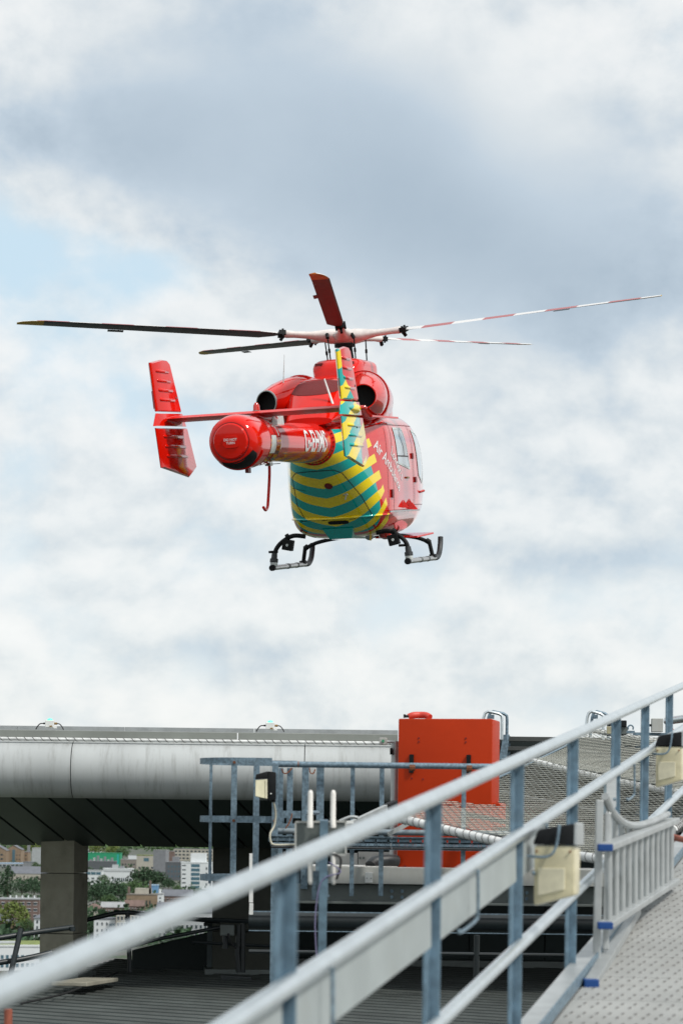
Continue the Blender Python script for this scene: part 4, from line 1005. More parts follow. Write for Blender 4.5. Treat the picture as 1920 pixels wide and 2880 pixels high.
def onto_c(x, z, off=.004):
    o = Vector((x, -6, z)) - ORG[heli.name]; h = BVC.ray_cast(o, Vector((0, 1, 0)))
    if h[0] is None: return None
    n = h[1] if h[1].y < 0 else -h[1]
    return h[0] + n * off + ORG[heli.name]
# fan intake grille on the rear of the cowling: dark mesh with fine slats
gp_ = []
for a in np.linspace(0, 2 * math.pi, 40)[:-1]: gp_.append((-.06 + .44 * math.copysign(abs(math.cos(a)) ** .8, math.cos(a)), -.865 + .125 * math.sin(a)))
def patch_c(name, poly, material, off, cell=.05):
    me = bpy.data.meshes.new('tmp'); me.from_pydata([(x, 0, z) for x, z in poly], [], [tuple(range(len(poly)))]); bm = bmesh.new(); bm.from_mesh(me)
    for _ in range(2):
        bmesh.ops.triangulate(bm, faces=bm.faces); bmesh.ops.subdivide_edges(bm, edges=[e for e in bm.edges if e.calc_length() > cell], cuts=3, use_grid_fill=True)
    bmesh.ops.triangulate(bm, faces=bm.faces); bad = []
    for v in bm.verts:
        q = onto_c(v.co.x, v.co.z, off)
        if q: v.co = q
        else: bad.append(v)
    bmesh.ops.delete(bm, geom=bad, context='VERTS'); bm.verts.index_update()
    b = MB(); b.add([v.co.copy() for v in bm.verts], [[v.index for v in f.verts] for f in bm.faces]); bm.free(); bpy.data.meshes.remove(me)
    return b.build(name, material, heli, smooth=60, recalc=False)
gr_ = patch_c('fan_intake_grille', gp_, 'red_mesh', .004)
b = MB()
for x in np.arange(-.42, .31, .022):
    hh = .125 * math.sqrt(max(0, 1 - ((x + .06) / .45) ** 2)) * .95
    q = [onto_c(x + (z_ - .5) * .03, -.865 + hh * (z_ * 2 - 1), .007) for z_ in np.linspace(0, 1, 7)]
    if all(q): b.tube(q, .0035, 4)
b.build('grille_bars', 'red_dark', gr_)
for pts in ([(-.62, -.98), (-.52, -.90), (-.47, -.76)], [(-.47, -.76), (-.40, -1.1), (-.36, -1.32)], [(.45, -.9), (.40, -1.15)], [(-.47, -.755), (-.2, -.73), (.2, -.73)]):
    q = []
    for a, c in zip(pts[:-1], pts[1:]):
        for i in range(8): q.append(onto_c(a[0] + (c[0] - a[0]) * i / 8, a[1] + (c[1] - a[1]) * i / 8, .002))
    q = [p for p in q if p]
    b = MB(); b.tube(q, .0045, 4); b.build('panel_line', 'red_dark', cow)
# mast fairing
b = MB(); loft(b, [(-.92, .03, .30, -.72, -.56, 2.6), (-.80, .03, .36, -.72, -.42, 3.2), (-.5, .03, .40, -.72, -.37, 4), (.3, .03, .40, -.72, -.37, 4), (.7, .03, .30, -.72, -.45, 3)], 24, 48); mf = b.build('mast_fairing', 'red', heli, smooth=45)
for s in (-1, 1):
    b = MB(); b.box((.03 + s * .25, -.815, -.50), (.13, .06, .12), Matrix.Rotation(s * rad(20), 3, 'Z')); b.build('vent_mesh', 'red_mesh', mf, bevel=.01)
b = MB(); b.tube([(.03, 0, -.38), (.03, 0, -.2), (.01, 0, .02)], [.12, .10, .09], 16); b.build('rotor_mast', 'black', heli, smooth=40)

# ---- tail boom and thruster
ZB = -1.72
def boomc(y): return ZB + (-2.46 - y) * -.012
b = MB(); R_ = []
for y, r in ((-2.00, .335), (-2.20, .335), (-2.22, .30), (-3.5, .288), (-5.1, .272)): R_.append([Vector((math.cos(a) * r, y, boomc(y) + math.sin(a) * r)) for a in [2 * math.pi * k / 64 for k in range(64)]])
b.rings(R_); boom = b.build('tail_boom', 'red', heli, smooth=40)
b = MB()
for k in range(30):
    a = 2 * math.pi * k / 30; u = Vector((math.cos(a), 0, math.sin(a))); b.tube([u * .318 + Vector((0, -2.222, boomc(-2.2))), u * .318 + Vector((0, -2.230, boomc(-2.2)))], .014, 6)
b.build('ring_bolts', 'red_dark', boom)
b = MB(); R_ = []
for y, r in ((-5.05, .285), (-5.07, .31), (-5.14, .31), (-5.18, .325), (-5.72, .345), (-5.75, .362), (-5.82, .362), (-6.18, .366), (-6.29, .361), (-6.37, .347), (-6.43, .324), (-6.47, .297), (-6.49, .270), (-6.495, .250)): R_.append([Vector((math.cos(a) * r, y, boomc(y) + math.sin(a) * r)) for a in [2 * math.pi * k / 72 for k in range(72)]])
b.rings(R_); dr = b.build('thruster_drum', 'red', heli, smooth=35)
cz = boomc(-6.5)
b = MB(); R_ = []
b.tube([(0, -6.494, cz), (0, -6.4975, cz)], .256, 48); b.build('cap_joint', 'red_dark', heli, smooth=35); b = MB()
for y, r in ((-6.49, .246), (-6.515, .244), (-6.533, .225), (-6.545, .12)): R_.append([Vector((math.cos(a) * r, y, cz + math.sin(a) * r)) for a in [2 * math.pi * k / 56 for k in range(56)]])
b.rings(R_); cap = b.build('thruster_cap', 'red', heli, smooth=35)
b = MB(); b.prism([Vector((x, -6.548, cz + z)) for x, z in ((-.06, .07), (.09, .07), (.12, .03), (.12, -.07), (.09, -.09), (-.06, -.09), (-.10, -.05), (-.10, .04))], (0, -.008, 0)); b.build('cap_plate', 'red', cap, bevel=.004)
for line, zz in (('DO NOT', .006), ('TURN', -.038)):
    v, f = text_faces(line, .046, .0008, 'CENTER'); b = MB(); b.add([Vector((p.x + .012, -6.561, cz + p.y + zz)) for p in v], f); b.build('lettering', 'decal_white', cap, recalc=False)
# exhaust slot of the thruster, lower right
def drum_pt(r, ang, y): return Vector((math.cos(rad(ang)) * r, y, boomc(y) + math.sin(rad(ang)) * r))
b = MB(); vs = []; n = 20
dprof = [(-6.18, .366), (-6.29, .361), (-6.37, .347), (-6.43, .324), (-6.47, .297), (-6.49, .270)]
for i in range(n + 1):
    a = -122 + 98 * i / n; wd = math.sin(math.pi * i / n) ** .45
    for yy in np.linspace(-6.487 + .04 * (1 - wd), -6.487 + .04 * (1 - wd) + .27 * wd, 7):
        vs.append(drum_pt(float(np.interp(yy, [p[0] for p in dprof[::-1]], [p[1] for p in dprof[::-1]])) + .006, a, float(yy)))
b.add(vs, [(7 * i + k, 7 * i + k + 1, 7 * i + k + 8, 7 * i + k + 7) for i in range(n) for k in range(6)]); b.build('thruster_slot', 'void', dr, recalc=False, smooth=60)
b = MB(); b.tube([drum_pt(.376, a, -6.18) for a in range(165, 345, 6)], .012, 8); b.build('guard_ring', 'red', dr, smooth=40)
for a in (168, 205, 250, 300, 338):
    b = MB(); b.tube([drum_pt(.352, a, -6.18), drum_pt(.376, a, -6.18)], .007, 6); b.build('guard_stay', 'red', dr)
for y, r in ((-5.80, .3645), (-5.16, .3135), (-5.40, .3345)):
    b = MB(); b.tube([(0, y - .003, boomc(y)), (0, y + .003, boomc(y))], r, 64); b.build('drum_seam', 'red_dark', dr, smooth=40)
def cyl_patch(name, a0, a1, y0, y1, r, material, parent):
    b = MB(); vs = []; n = 14
    for i in range(n + 1):
        a = a0 + (a1 - a0) * i / n; vs += [drum_pt(r, a, y0), drum_pt(r, a, y1)]
    b.add(vs, [(2 * i, 2 * i + 1, 2 * i + 3, 2 * i + 2) for i in range(n)]); return b.build(name, material, parent, recalc=False, smooth=60)
cyl_patch('data_label', -30, 12, -5.70, -5.46, .3465, 'label_silver', dr)
cyl_patch('white_band', 12, 60, -5.30, -5.24, .3325, 'white_paint', dr)
# registration wrapped on the right side of the boom
v, f = text_faces('G-EHMS', .40, .006); b = MB(); out = []
for p in v:
    y = -3.76 + p.x * .86; a = rad(-14) + (p.y - .06) * 1.1 / .283
    r = .285 + .0075 + (y + 4) * .008; out.append(Vector((math.cos(a) * r, y, boomc(y) + math.sin(a) * r)))
b.add(out, f); b.build('registration', 'decal_white', boom, recalc=False)
# gold lower sheen strip and tail bumper
tb_ = thing('tmp', 'x', 'x', (0, 0, 0)) if False else None
b = MB(); b.tube(bez([(.0, -4.70, -1.98), (.0, -4.72, -2.2), (0, -4.86, -2.56), (0, -4.92, -2.66), (0, -5.02, -2.70), (0, -5.12, -2.66)], 6), .021, 10); b.build('tail_bumper', 'red', heli, smooth=40)
b = MB(); b.box((-.08, -5.5, -2.10), (.05, .14, .16)); b.build('antenna_block', 'red_dark', dr, bevel=.01)
b = MB(); b.box((.0, -4.72, -2.04), (.08, .14, .08)); b.build('bumper_foot', 'steel_bare', heli, bevel=.008)
b = MB(); b.tube([(-.32, -5.5, -2.095), (.12, -5.5, -2.075)], .006, 6); b.build('whip_antenna', 'black', dr)
b = MB(); b.tube([(-.18, -4.9, -2.06), (.22, -4.9, -2.06)], .006, 6); b.build('whip_antenna', 'black', dr)
# pylon and horizontal stabiliser
def airfoil(x, y0, y1, z, t):   # section in the y-z plane; y1 leading edge
    c = y1 - y0; pr_ = [(0, 0), (.25, .30), (.55, .5), (.8, .48), (.95, .27), (1, 0), (.95, -.22), (.8, -.36), (.55, -.36), (.25, -.2)]
    return [Vector((x, y0 + u * c, z + v_ * t)) for u, v_ in pr_]
b = MB(); b.rings([airfoil(x, -5.40, -4.66, -1.36, .10) for x in np.linspace(-1.26, 1.26, 9)]); hs_ = b.build('horizontal_stabiliser', 'red_satin', heli, smooth=40)
b = MB(); loft(b, [(-5.3, 0, .05, -1.42, -1.36, 2), (-5.1, 0, .10, -1.50, -1.34, 2.4), (-4.7, 0, .14, -1.5, -1.33, 2.4), (-4.0, 0, .05, -1.48, -1.40, 2)], 16, 24); b.build('pylon', 'red', heli, smooth=50)
b = MB(); b.prism([(.035, -4.95, -1.60), (.035, -4.25, -1.60), (.035, -4.3, -1.36), (.035, -4.85, -1.36)], (.10, 0, 0)); b.build('pylon_side', 'label_silver', heli, bevel=.01)
b = MB(); b.tube([(-.04, -5.05, -1.32), (-.04, -5.05, -1.24), (-.04, -5.05, -1.20)], [.05, .045, .02], 12); bc = b.build('beacon_lens', 'beacon', heli, smooth=50)
b = MB(); b.tube([(-.04, -5.05, -1.335), (-.04, -5.05, -1.31)], .06, 12); b.build('beacon_base', 'steel_bare', bc)
# fins with pressed ribs
UP = [(-5.76, -.595), (-5.32, -.535), (-5.12, -.535), (-5.0, -.58), (-4.61, -1.245), (-5.62, -1.262)]
MD = [(-5.61, -1.285), (-4.58, -1.262), (-4.43, -1.447), (-5.74, -1.465)]
LO = [(-5.68, -1.488), (-4.41, -1.467), (-4.08, -2.02), (-4.44, -2.167), (-5.55, -2.035)]
for s in (-1, 1):
    def fx(y, t=0.0): return s * (1.32 - (y + 5.1) * .03) + t
    for nm, pl_ in (('fin_upper', UP), ('fin_middle', MD), ('fin_lower', LO)):
        th = .035; b = MB(); n = len(pl_)
        cy = sum(p[0] for p in pl_) / n; czz = sum(p[1] for p in pl_) / n
        outer = [Vector((fx(y, th * (1 if True else 0)), y, z)) for y, z in pl_]
        R0 = [Vector((fx(y), y, z)) for y, z in pl_]
        def inset(y, z, k): return y + (cy - y) * k, z + (czz - z) * k * .45
        Ra = [Vector((fx(inset(y, z, .10)[0], th), *inset(y, z, .10))) for y, z in pl_]; Rb = [Vector((fx(inset(y, z, .10)[0], -th), *inset(y, z, .10))) for y, z in pl_]
        R0a = [Vector((fx(y, .006), y, z)) for y, z in pl_]; R0b = [Vector((fx(y, -.006), y, z)) for y, z in pl_]
        b.rings([Rb, R0b, R0a, Ra]); fo = b.build(nm, 'fin_livery', heli, smooth=38)
        ribs = {'fin_upper': (-.70, -.83, -.96, -1.09), 'fin_lower': (-1.60, -1.735, -1.87), 'fin_middle': ()}[nm]
        for z in ribs:
            ys = []
            for i in range(n):
                (ya, za), (yb, zb) = pl_[i], pl_[(i + 1) % n]
                if (za - z) * (zb - z) < 0: ys.append(ya + (yb - ya) * (z - za) / (zb - za))
            ya, yb = min(ys), max(ys); c = yb - ya
            ya, yb = ya + c * .16, yb - c * .24
            for sd in (1, -1):
                rp_ = [Vector((fx(y, sd * (th - .006)), y, z)) for y in (ya - .02, ya, (ya + yb) / 2, yb, yb + .02)]
                b = MB(); b.tube(rp_, [.004, .024, .024, .024, .006], 10); b.build('fin_rib', 'fin_livery', fo, smooth=50)
        if nm == 'fin_upper':
            b = MB(); b.bar((fx(-5.70), -5.70, -.98), (fx(-5.66), -5.655, -1.22), .006, .07, up=(0, 1, 0)); b.build('trim_tab', 'red_dark', fo)
        if nm == 'fin_middle':
            b = MB(); loft(b, [(-5.45, 0, .012, -1.37, -1.35, 2), (-5.1, 0, .07, -1.42, -1.31, 2), (-4.8, 0, .09, -1.44, -1.29, 2), (-4.65, 0, .05, -1.41, -1.32, 2)], 14, 20)
            b.v = [(fx(v[1]) + v[0], v[1], v[2]) for v in b.v]; b.build('stabiliser_fairing', 'fin_livery', fo, smooth=50)
            if s > 0:
                b = MB(); b.tube([(fx(-4.7) + .05, -4.70, -1.35), (fx(-4.7) + .13, -4.68, -1.35), (fx(-4.7) + .15, -4.68, -1.35)], [.035, .033, .012], 10); b.build('navigation_lamp', 'beacon', fo, smooth=50)
        b = MB(); q_ = Vector((fx(-4.85, th), -4.85 if nm != 'fin_upper' else -4.85, -1.62 if nm == 'fin_lower' else -1.05))
        if nm != 'fin_middle': b.tube([q_, q_ + Vector((.008, 0, 0))], .016, 8); b.build('drain_plug', 'beam_grey', fo)
# roof antennas
b = MB(); b.tube([(-.60, -1.6, -.92), (-.60, -1.6, -.86), (-.60, -1.6, -.80), (-.56, -1.58, -.32)], [.05, .022, .010, .004], 8); b.build('whip_antenna', 'label_silver', heli, smooth=50)
b = MB(); b.tube([(.31, -2.1, -1.20), (.30, -2.1, -1.14), (.19, -2.1, -.76)], [.045, .020, .012], 8); b.build('whip_antenna', 'white_paint', heli, smooth=50)
b = MB(); b.tube([(.42, .9, -1.18), (.47, .9, -.95)], [.008, .003], 6); b.build('whip_antenna', 'black', heli)
# ---- rotor head and blades
b = MB(); b.tube([(0, 0, -.11), (0, 0, -.06), (0, 0, .05), (0, 0, .10)], [.13, .20, .17, .06], 20); hubo = b.build('rotor_hub', 'arm_pink', heli, smooth=40)
b = MB(); b.tube([(0, 0, -.16), (0, 0, -.11)], .16, 16); b.build('swash_plate', 'black', hubo, smooth=40)
BL = [(-11.5, 5.6, 'blade_brown', 'tip_orange', 8), (64.4, 4.95, 'blade_under', 'tip_yellow', 18), (134.8, 2.2, 'blade_under', 'tip_yellow', 17), (-156.6, 0.1, 'blade_under', 'tip_yellow', 11), (-85.1, 2.6, 'blade_under', 'tip_yellow', 11)]
for k, (azm, elv, mu, mt, coll) in enumerate(BL):
    a = rad(azm); e = rad(elv)
    rd = Vector((-math.sin(a) * math.cos(e), -math.cos(a) * math.cos(e), math.sin(e)))
    ld_ = Vector((0, 0, 1)).cross(rd).normalized()         # leading edge direction: counter-clockwise rotation
    up_ = rd.cross(ld_).normalized()
    if up_.z < 0: up_ = -up_
    cr_, sr_ = math.cos(rad(coll)), math.sin(rad(coll))
    cd = ld_ * cr_ + up_ * sr_; nd = up_ * cr_ - ld_ * sr_
    # flexbeam arm: broad at the hub, necked, then flared at the clamp
    b = MB(); R_ = []
    for r, wc, tc_ in ((.06, .15, .10), (.20, .165, .112), (.36, .12, .088), (.55, .070, .056), (.80, .064, .050), (.93, .074, .058), (.97, .066, .052)):
        R_.append([rd * r + cd * math.cos(t) * wc + nd * math.sin(t) * tc_ for t in [2 * math.pi * i / 16 for i in range(16)]])
    b.rings(R_); arm = b.build('blade_arm', 'arm_pink', heli, smooth=45)
    b = MB(); b.bar(rd * .95, rd * 1.06, .17, .075, up=nd); b.bar(rd * .98 - nd * .03, rd * 1.03 - nd * .11, .05, .04, up=cd); b.tube([rd * 1.0 + cd * .07 - nd * .06, rd * 1.0 + cd * .07 + nd * .06], .018, 8); b.tube([rd * 1.0 - cd * .07 - nd * .06, rd * 1.0 - cd * .07 + nd * .06], .018, 8); b.build('blade_clamp', 'black', arm, bevel=.004)
    b = MB(); b.tube([rd * .30 + cd * .13 - nd * .02, rd * .30 + cd * .16 - nd * .10], .03, 8); b.build('pitch_horn', 'black', arm)
    # blade: thin aerofoil, swept parabolic tip; top striped, underside dark
    top_s = [(-.75, .0), (-.45, .28), (-.1, .5), (.12, .5), (.22, .28), (.25, 0)]; bot_s = [(.22, -.2), (.12, -.32), (-.1, -.3), (-.45, -.15)]
    st = [(1.05, .30, 0), (1.12, .55, 0), (1.35, 1, 0), (2.2, 1, 0), (3.2, 1, 0), (4.2, 1, 0), (4.74, 1, 0), (4.76, .99, .004), (4.95, .86, .03), (5.08, .68, .07), (5.17, .42, .12)]
    nR = len(top_s) + len(bot_s); verts = []
    for r, cs, sw in st:
        tw = rad(-(r - 1.2) * 1.6); c2, s2 = math.cos(tw), math.sin(tw); cdx = cd * c2 + nd * s2; ndx = nd * c2 - cd * s2
        ch = .255 * cs; th = .034 * (.6 + .4 * cs) if r > 1.3 else .05
        verts += [rd * r + cdx * (u * ch / 1.0 - sw) + ndx * v_ * th for u, v_ in top_s + bot_s]
    def sheet(idx, s0, s1):
        b = MB()
        fs_ = [(i * nR + p, i * nR + q_, (i + 1) * nR + q_, (i + 1) * nR + p) for i in range(s0, s1) for p, q_ in zip(idx[:-1], idx[1:])]
        b.add(verts, fs_); return b
    ti = list(range(0, 6)); bi = [5, 6, 7, 8, 9, 0]
    bl = sheet(bi, 0, 7).build('rotor_blade', mu, heli, smooth=40, recalc=False)
    sheet(ti, 0, 10).build('upper_skin', 'blade_top', bl, smooth=40, recalc=False)
    sheet(bi, 7, 10).build('blade_tip', mt, bl, smooth=40, recalc=False)
    b = MB(); b.add([verts[10 * nR + i] for i in range(nR)], [tuple(range(nR))]); b.build('tip_cap', mt, bl, recalc=False)
    b = MB(); b.bar(rd * 3.5 - cd * .21, rd * 3.75 - cd * .21, .07, .006, up=nd); b.build('trim_tab', mu, bl)
    # pitch link down to the swash plate
    pl0 = rd * .30 + cd * .16 - nd * .09; pl1 = Vector((pl0.x * .95 + .02, pl0.y * .95, -.40))
    b = MB(); b.tube([pl0, lerp(pl0, pl1, .45), lerp(pl0, pl1, .46), lerp(pl0, pl1, .62), lerp(pl0, pl1, .63), pl1], [.011, .011, .020, .020, .011, .011], 8); b.build('pitch_link', 'black', hubo, smooth=40)
# ---- skids
for s in (-1, 1):
    xs = s * 1.1; zs = -3.585
    b = MB(); b.tube([(xs, -1.02, zs), (xs, .95, zs)] , .042, 14); sk_ = b.build('skid_tube', 'steel_bare', heli, smooth=40)
    b = MB(); b.tube(bez([(xs, .93, zs), (xs, 1.15, zs + .01), (xs, 1.32, zs + .09), (xs, 1.42, zs + .22), (xs, 1.46, zs + .33)], 6), .045, 14); b.build('skid_toe', 'rubber', sk_, smooth=40)
    b = MB(); b.tube([(xs, -1.07, zs), (xs, -1.0, zs)], .05, 14); b.build('skid_plug', 'black', sk_, smooth=40)
    b = MB(); b.tube([(xs, -.2, zs), (xs, -.1, zs)], .046, 14); b.tube([(xs, .35, zs), (xs, .42, zs)], .046, 14); b.build('wear_band', 'beam_grey', sk_, smooth=40)
    # rear strut with damper
    arcp = bez([(s * .58, -.86, -3.12), (s * .78, -.88, -3.10), (s * .96, -.90, -3.19), (s * 1.06, -.91, -3.30), (s * 1.085, -.92, -3.40)], 6)
    b = MB(); b.tube(arcp, .036, 12); stx = b.build('rear_strut', 'black', heli, smooth=40)
    b = MB(); b.tube([(s * 1.085, -.92, -3.36), (s * 1.095, -.93, -3.44), (s * 1.095, -.93, -3.445), (s * 1.1, -.94, -3.50)], [.045, .05, .066, .066], 14); b.build('damper', 'rubber', stx, smooth=40)
    b = MB(); b.tube([(xs, -.94, -3.50), (xs, -.94, -3.56)], .06, 14); b.build('damper_collar', 'label_silver', stx, smooth=40)
    b = MB(); b.tube([(s * 1.06 - .12, -.92, -3.335), (s * 1.06 + .03, -.92, -3.335)], .02, 8); b.build('step_pin', 'black', stx)
    b = MB(); b.tube([(s * .84, -.885, -3.095), (s * .89, -.89, -3.12)], .046, 12); b.build('strut_clamp', 'black', stx)
    b = MB(); b.box((s * .86, -.90, -3.24), (.17, .12, .17), Matrix.Rotation(s * rad(-12), 3, 'Y')); bxx = b.build('float_box', 'black', heli, bevel=.012)
    b = MB(); b.tube([(s * .86, -.965, -3.24), (s * .86, -.975, -3.24)], .022, 10); b.build('box_cap', 'label_silver', bxx)
    # front cross tube and leg
    b = MB(); b.tube(bez([(s * .05, .80, -3.18), (s * .45, .80, -3.18), (s * .82, .80, -3.235), (s * 1.02, .80, -3.31)], 6), .032, 12); ft = b.build('front_strut', 'black', heli, smooth=40)
    b = MB(); b.tube([(s * 1.0, .80, -3.29), (s * 1.06, .80, -3.33)], .045, 12); b.tube([(s * 1.05, .80, -3.31), (s * 1.095, .80, -3.55)], .034, 12); b.build('front_leg', 'black', ft, smooth=40)
    b = MB(); b.box((s * 1.1, .80, -3.55), (.10, .14, .06)); b.build('skid_shoe', 'black', ft, bevel=.015)
# ================================================================== CITY BELOW
KD = EYE * FPX
def base_d(yb): return KD / (yb - 2340)
def bmat(name, col, var=.10): return mat(name, col, .8, var=var, vs=.25, dirt=.25, ds=.12, dcol=tuple(c * .55 for c in col))
bmat('b_white', (.60, .63, .64), .04); bmat('b_pale', (.34, .36, .37)); bmat('b_brick', (.15, .105, .09), .2); bmat('b_tan', (.23, .17, .115), .15)
bmat('b_grey', (.20, .21, .225)); bmat('b_brown', (.20, .18, .16)); bmat('b_dark', (.09, .10, .11)); bmat('b_green', (.02, .26, .13), .06); bmat('b_beige', (.38, .36, .31))
bmat('b_blue', (.13, .27, .46)); bmat('b_lightblue', (.33, .47, .62)); bmat('r_slate', (.13, .14, .16)); bmat('r_tile', (.15, .10, .085), .2); bmat('r_grey', (.30, .31, .32)); bmat('b_teal', (.02, .33, .30))
mat('b_glass', (.035, .05, .06), .15); mat('b_glass_blue', (.07, .14, .18), .15); mat('roof_moss', (.16, .20, .05), .9, var=.4, vs=.3)
WIN = {}
def window_mesh(w_, h_, m_, frame):
    key = (round(w_, 2), round(h_, 2), m_, frame)
    if key not in WIN:
        b = MB(); b.box((0, 0, 0), (w_, .3, h_))
        if frame: b.box((0, .06, h_ / 2 + .12), (w_ + .5, .34, .24), mi=1); b.box((0, .06, -h_ / 2 - .12), (w_ + .5, .34, .24), mi=1)
        o = b.build('window', [m_, frame or m_]); WIN[key] = o.data; bpy.data.objects.remove(o)
    return WIN[key]
def building(name, label, px0, px1, ytop, yb, wall, dep=14, yaw=0, roof=None, wins=None, side=None, roofm='r_grey', cat='building', extra=None):
    d = base_d(yb); s = d / FPX; W = (px1 - px0) * s; H = (yb - ytop) * s
    c = at((px0 + px1) / 2, yb, d); c.z = 0
    t = thing(name, label, cat, c); R = Matrix.Rotation(rad(yaw), 3, 'Z')
    def L(x, y, z): return c + R @ Vector((x, y, z))
    b = MB(); b.hexa([L(-W / 2, 0, -1), L(W / 2, 0, -1), L(W / 2, dep, -1), L(-W / 2, dep, -1), L(-W / 2, 0, H), L(W / 2, 0, H), L(W / 2, dep, H), L(-W / 2, dep, H)])
    wl = b.build('wall', wall, t)
    if roof == 'flat':
        b = MB(); b.hexa([L(-W / 2 - .3, -.3, H), L(W / 2 + .3, -.3, H), L(W / 2 + .3, dep + .3, H), L(-W / 2 - .3, dep + .3, H), L(-W / 2 - .3, -.3, H + .8), L(W / 2 + .3, -.3, H + .8), L(W / 2 + .3, dep + .3, H + .8), L(-W / 2 - .3, dep + .3, H + .8)]); b.build('roof', roofm, t)
    elif roof == 'gable':      # ridge along x
        h = dep * .32; b = MB(); b.add([L(-W / 2 - .4, -.5, H), L(W / 2 + .4, -.5, H), L(W / 2 + .4, dep + .5, H), L(-W / 2 - .4, dep + .5, H), L(-W / 2 - .4, dep / 2, H + h), L(W / 2 + .4, dep / 2, H + h)], [(0, 1, 5, 4), (2, 3, 4, 5), (0, 4, 3), (1, 2, 5), (3, 2, 1, 0)]); b.build('roof', roofm, t)
    elif roof == 'hip':
        h = min(W, dep) * .32; k = min(W, dep) * .4; b = MB(); b.add([L(-W / 2 - .8, -.8, H), L(W / 2 + .8, -.8, H), L(W / 2 + .8, dep + .8, H), L(-W / 2 - .8, dep + .8, H), L(-W / 2 + k, dep / 2, H + h), L(W / 2 - k, dep / 2, H + h)], [(0, 1, 5, 4), (2, 3, 4, 5), (0, 4, 3), (1, 2, 5), (3, 2, 1, 0)]); b.build('roof', roofm, t)
    elif roof == 'gablefront': # gable faces us
        h = W * .26; b = MB(); b.add([L(-W / 2, 0, H), L(W / 2, 0, H), L(0, 0, H + h), L(-W / 2, dep, H), L(W / 2, dep, H), L(0, dep, H + h)], [(0, 1, 2), (3, 5, 4), (0, 3, 4, 1)]); b.build('gable', wall, t)
        b = MB(); b.add([L(-W / 2 - 1, -.8, H - .5), L(0, -.8, H + h + .3), L(0, dep, H + h + .3), L(-W / 2 - 1, dep, H - .5), L(W / 2 + 1, -.8, H - .5), L(W / 2 + 1, dep, H - .5)], [(0, 1, 2, 3), (1, 4, 5, 2)]); b.build('roof', roofm, t)
    if wins:
        for (nx, nz, wf, hf, x0, x1, z0, z1, m_, fr) in wins:
            cw, ch = (x1 - x0) * W / nx, (z1 - z0) * H / nz
            me = window_mesh(cw * wf, ch * hf, m_, fr)
            for i in range(nx):
                for j in range(nz):
                    o = bpy.data.objects.new('window', me); COL.objects.link(o); o.parent = t
                    o.location = R @ Vector((-W / 2 + x0 * W + (i + .5) * cw, 0, z0 * H + (j + .5) * ch)); o.rotation_euler = (0, 0, rad(yaw))
    if side:
        nx, nz, wf, hf, m_ = side; cw, ch = dep / nx, H / nz; me = window_mesh(cw * wf, ch * hf, m_, None)
        for sx in (-1, 1):
            for i in range(nx):
                for j in range(nz):
                    o = bpy.data.objects.new('window', me); COL.objects.link(o); o.parent = t; o.location = R @ Vector((sx * W / 2, (i + .5) * cw, (j + .5) * ch)); o.rotation_euler = (0, 0, rad(yaw + 90))
    if extra: extra(t, L, W, H, dep)
    return t
def boxes(lst):       # roof boxes: name, x0,x1 (fraction), z, h, material
    def f(t, L, W, H, dep):
        for nm, x0, x1, y0, y1, h, m_ in lst:
            b = MB(); b.hexa([L((x0 - .5) * W, y0 * dep, H), L((x1 - .5) * W, y0 * dep, H), L((x1 - .5) * W, y1 * dep, H), L((x0 - .5) * W, y1 * dep, H), L((x0 - .5) * W, y0 * dep, H + h), L((x1 - .5) * W, y0 * dep, H + h), L((x1 - .5) * W, y1 * dep, H + h), L((x0 - .5) * W, y1 * dep, H + h)]); b.build(nm, m_, t)
    return f
# -- left of the pillar
building('warehouse', 'tan brick warehouse with twin grey gables, leftmost in the far city view', -60, 18, 2403, 2437, 'b_tan', 50, 0, 'gablefront', [(4, 2, .4, .4, .05, .95, .1, .8, 'b_glass', None)], roofm='r_slate')
building('warehouse', 'tan brick warehouse with blue glazed stair strip and pointed gable', 16, 60, 2400, 2436, 'b_tan', 45, 0, 'gablefront', [(1, 1, .9, .95, .42, .62, 0, 1, 'b_glass_blue', None), (2, 2, .3, .3, .64, .98, .05, .7, 'b_glass', None)], roofm='r_slate')
building('brick_block', 'low tan brick block right of the pointed gable', 60, 79, 2409, 2435, 'b_tan', 40, 0, 'flat', [(2, 2, .4, .4, .1, .9, .1, .9, 'b_glass', None)], roofm='r_tile')
building('tower_block', 'blank pale grey tower block against the left side of the concrete pillar', 90, 150, 2396, 2446, 'b_pale', 40, 0, 'flat')
building('industrial_chimney', 'tall grey chimney between tan warehouses and pale tower block', 77, 84, 2377, 2428, 'b_grey', 8, 0, 'flat', cat='chimney')
building('office_block', 'blue roofed low office behind the church hall', -40, 66, 2440, 2452, 'b_pale', 40, 0, 'flat', [(9, 1, .7, .5, 0, 1, .1, .9, 'b_glass', None)], roofm='b_lightblue')
building('office_block', 'dark slate roofed low office beside the pale tower block', 66, 90, 2436, 2453, 'b_grey', 40, 0, 'flat', roofm='r_slate')
building('church_hall', 'long beige stone hall with grey slate roof behind the trees', 28, 130, 2468, 2492, 'b_beige', 26, 0, 'gable', [(9, 1, .35, .6, .03, .97, .15, .85, 'b_brown', None)], roofm='r_slate')
building('apartment_block', 'red brown apartment block with rows of white framed windows', -60, 110, 2541, 2632, 'b_brick', 12, 0, 'flat', [(9, 5, .52, .34, .03, .99, .02, .97, 'b_glass', 'b_white')], roofm='b_pale',
         extra=boxes([('roof_vent', .50 + k * .1, .515 + k * .1, .2, .4, 2.4, 'b_white') for k in range(5)]))
building('bungalow', 'brick bungalow with dark hipped slate roof below the round tree', -40, 38, 2606, 2636, 'b_tan', 16, 0, 'hip', [(5, 1, .45, .4, .05, .95, .2, .8, 'b_glass', 'b_white')], roofm='r_slate')
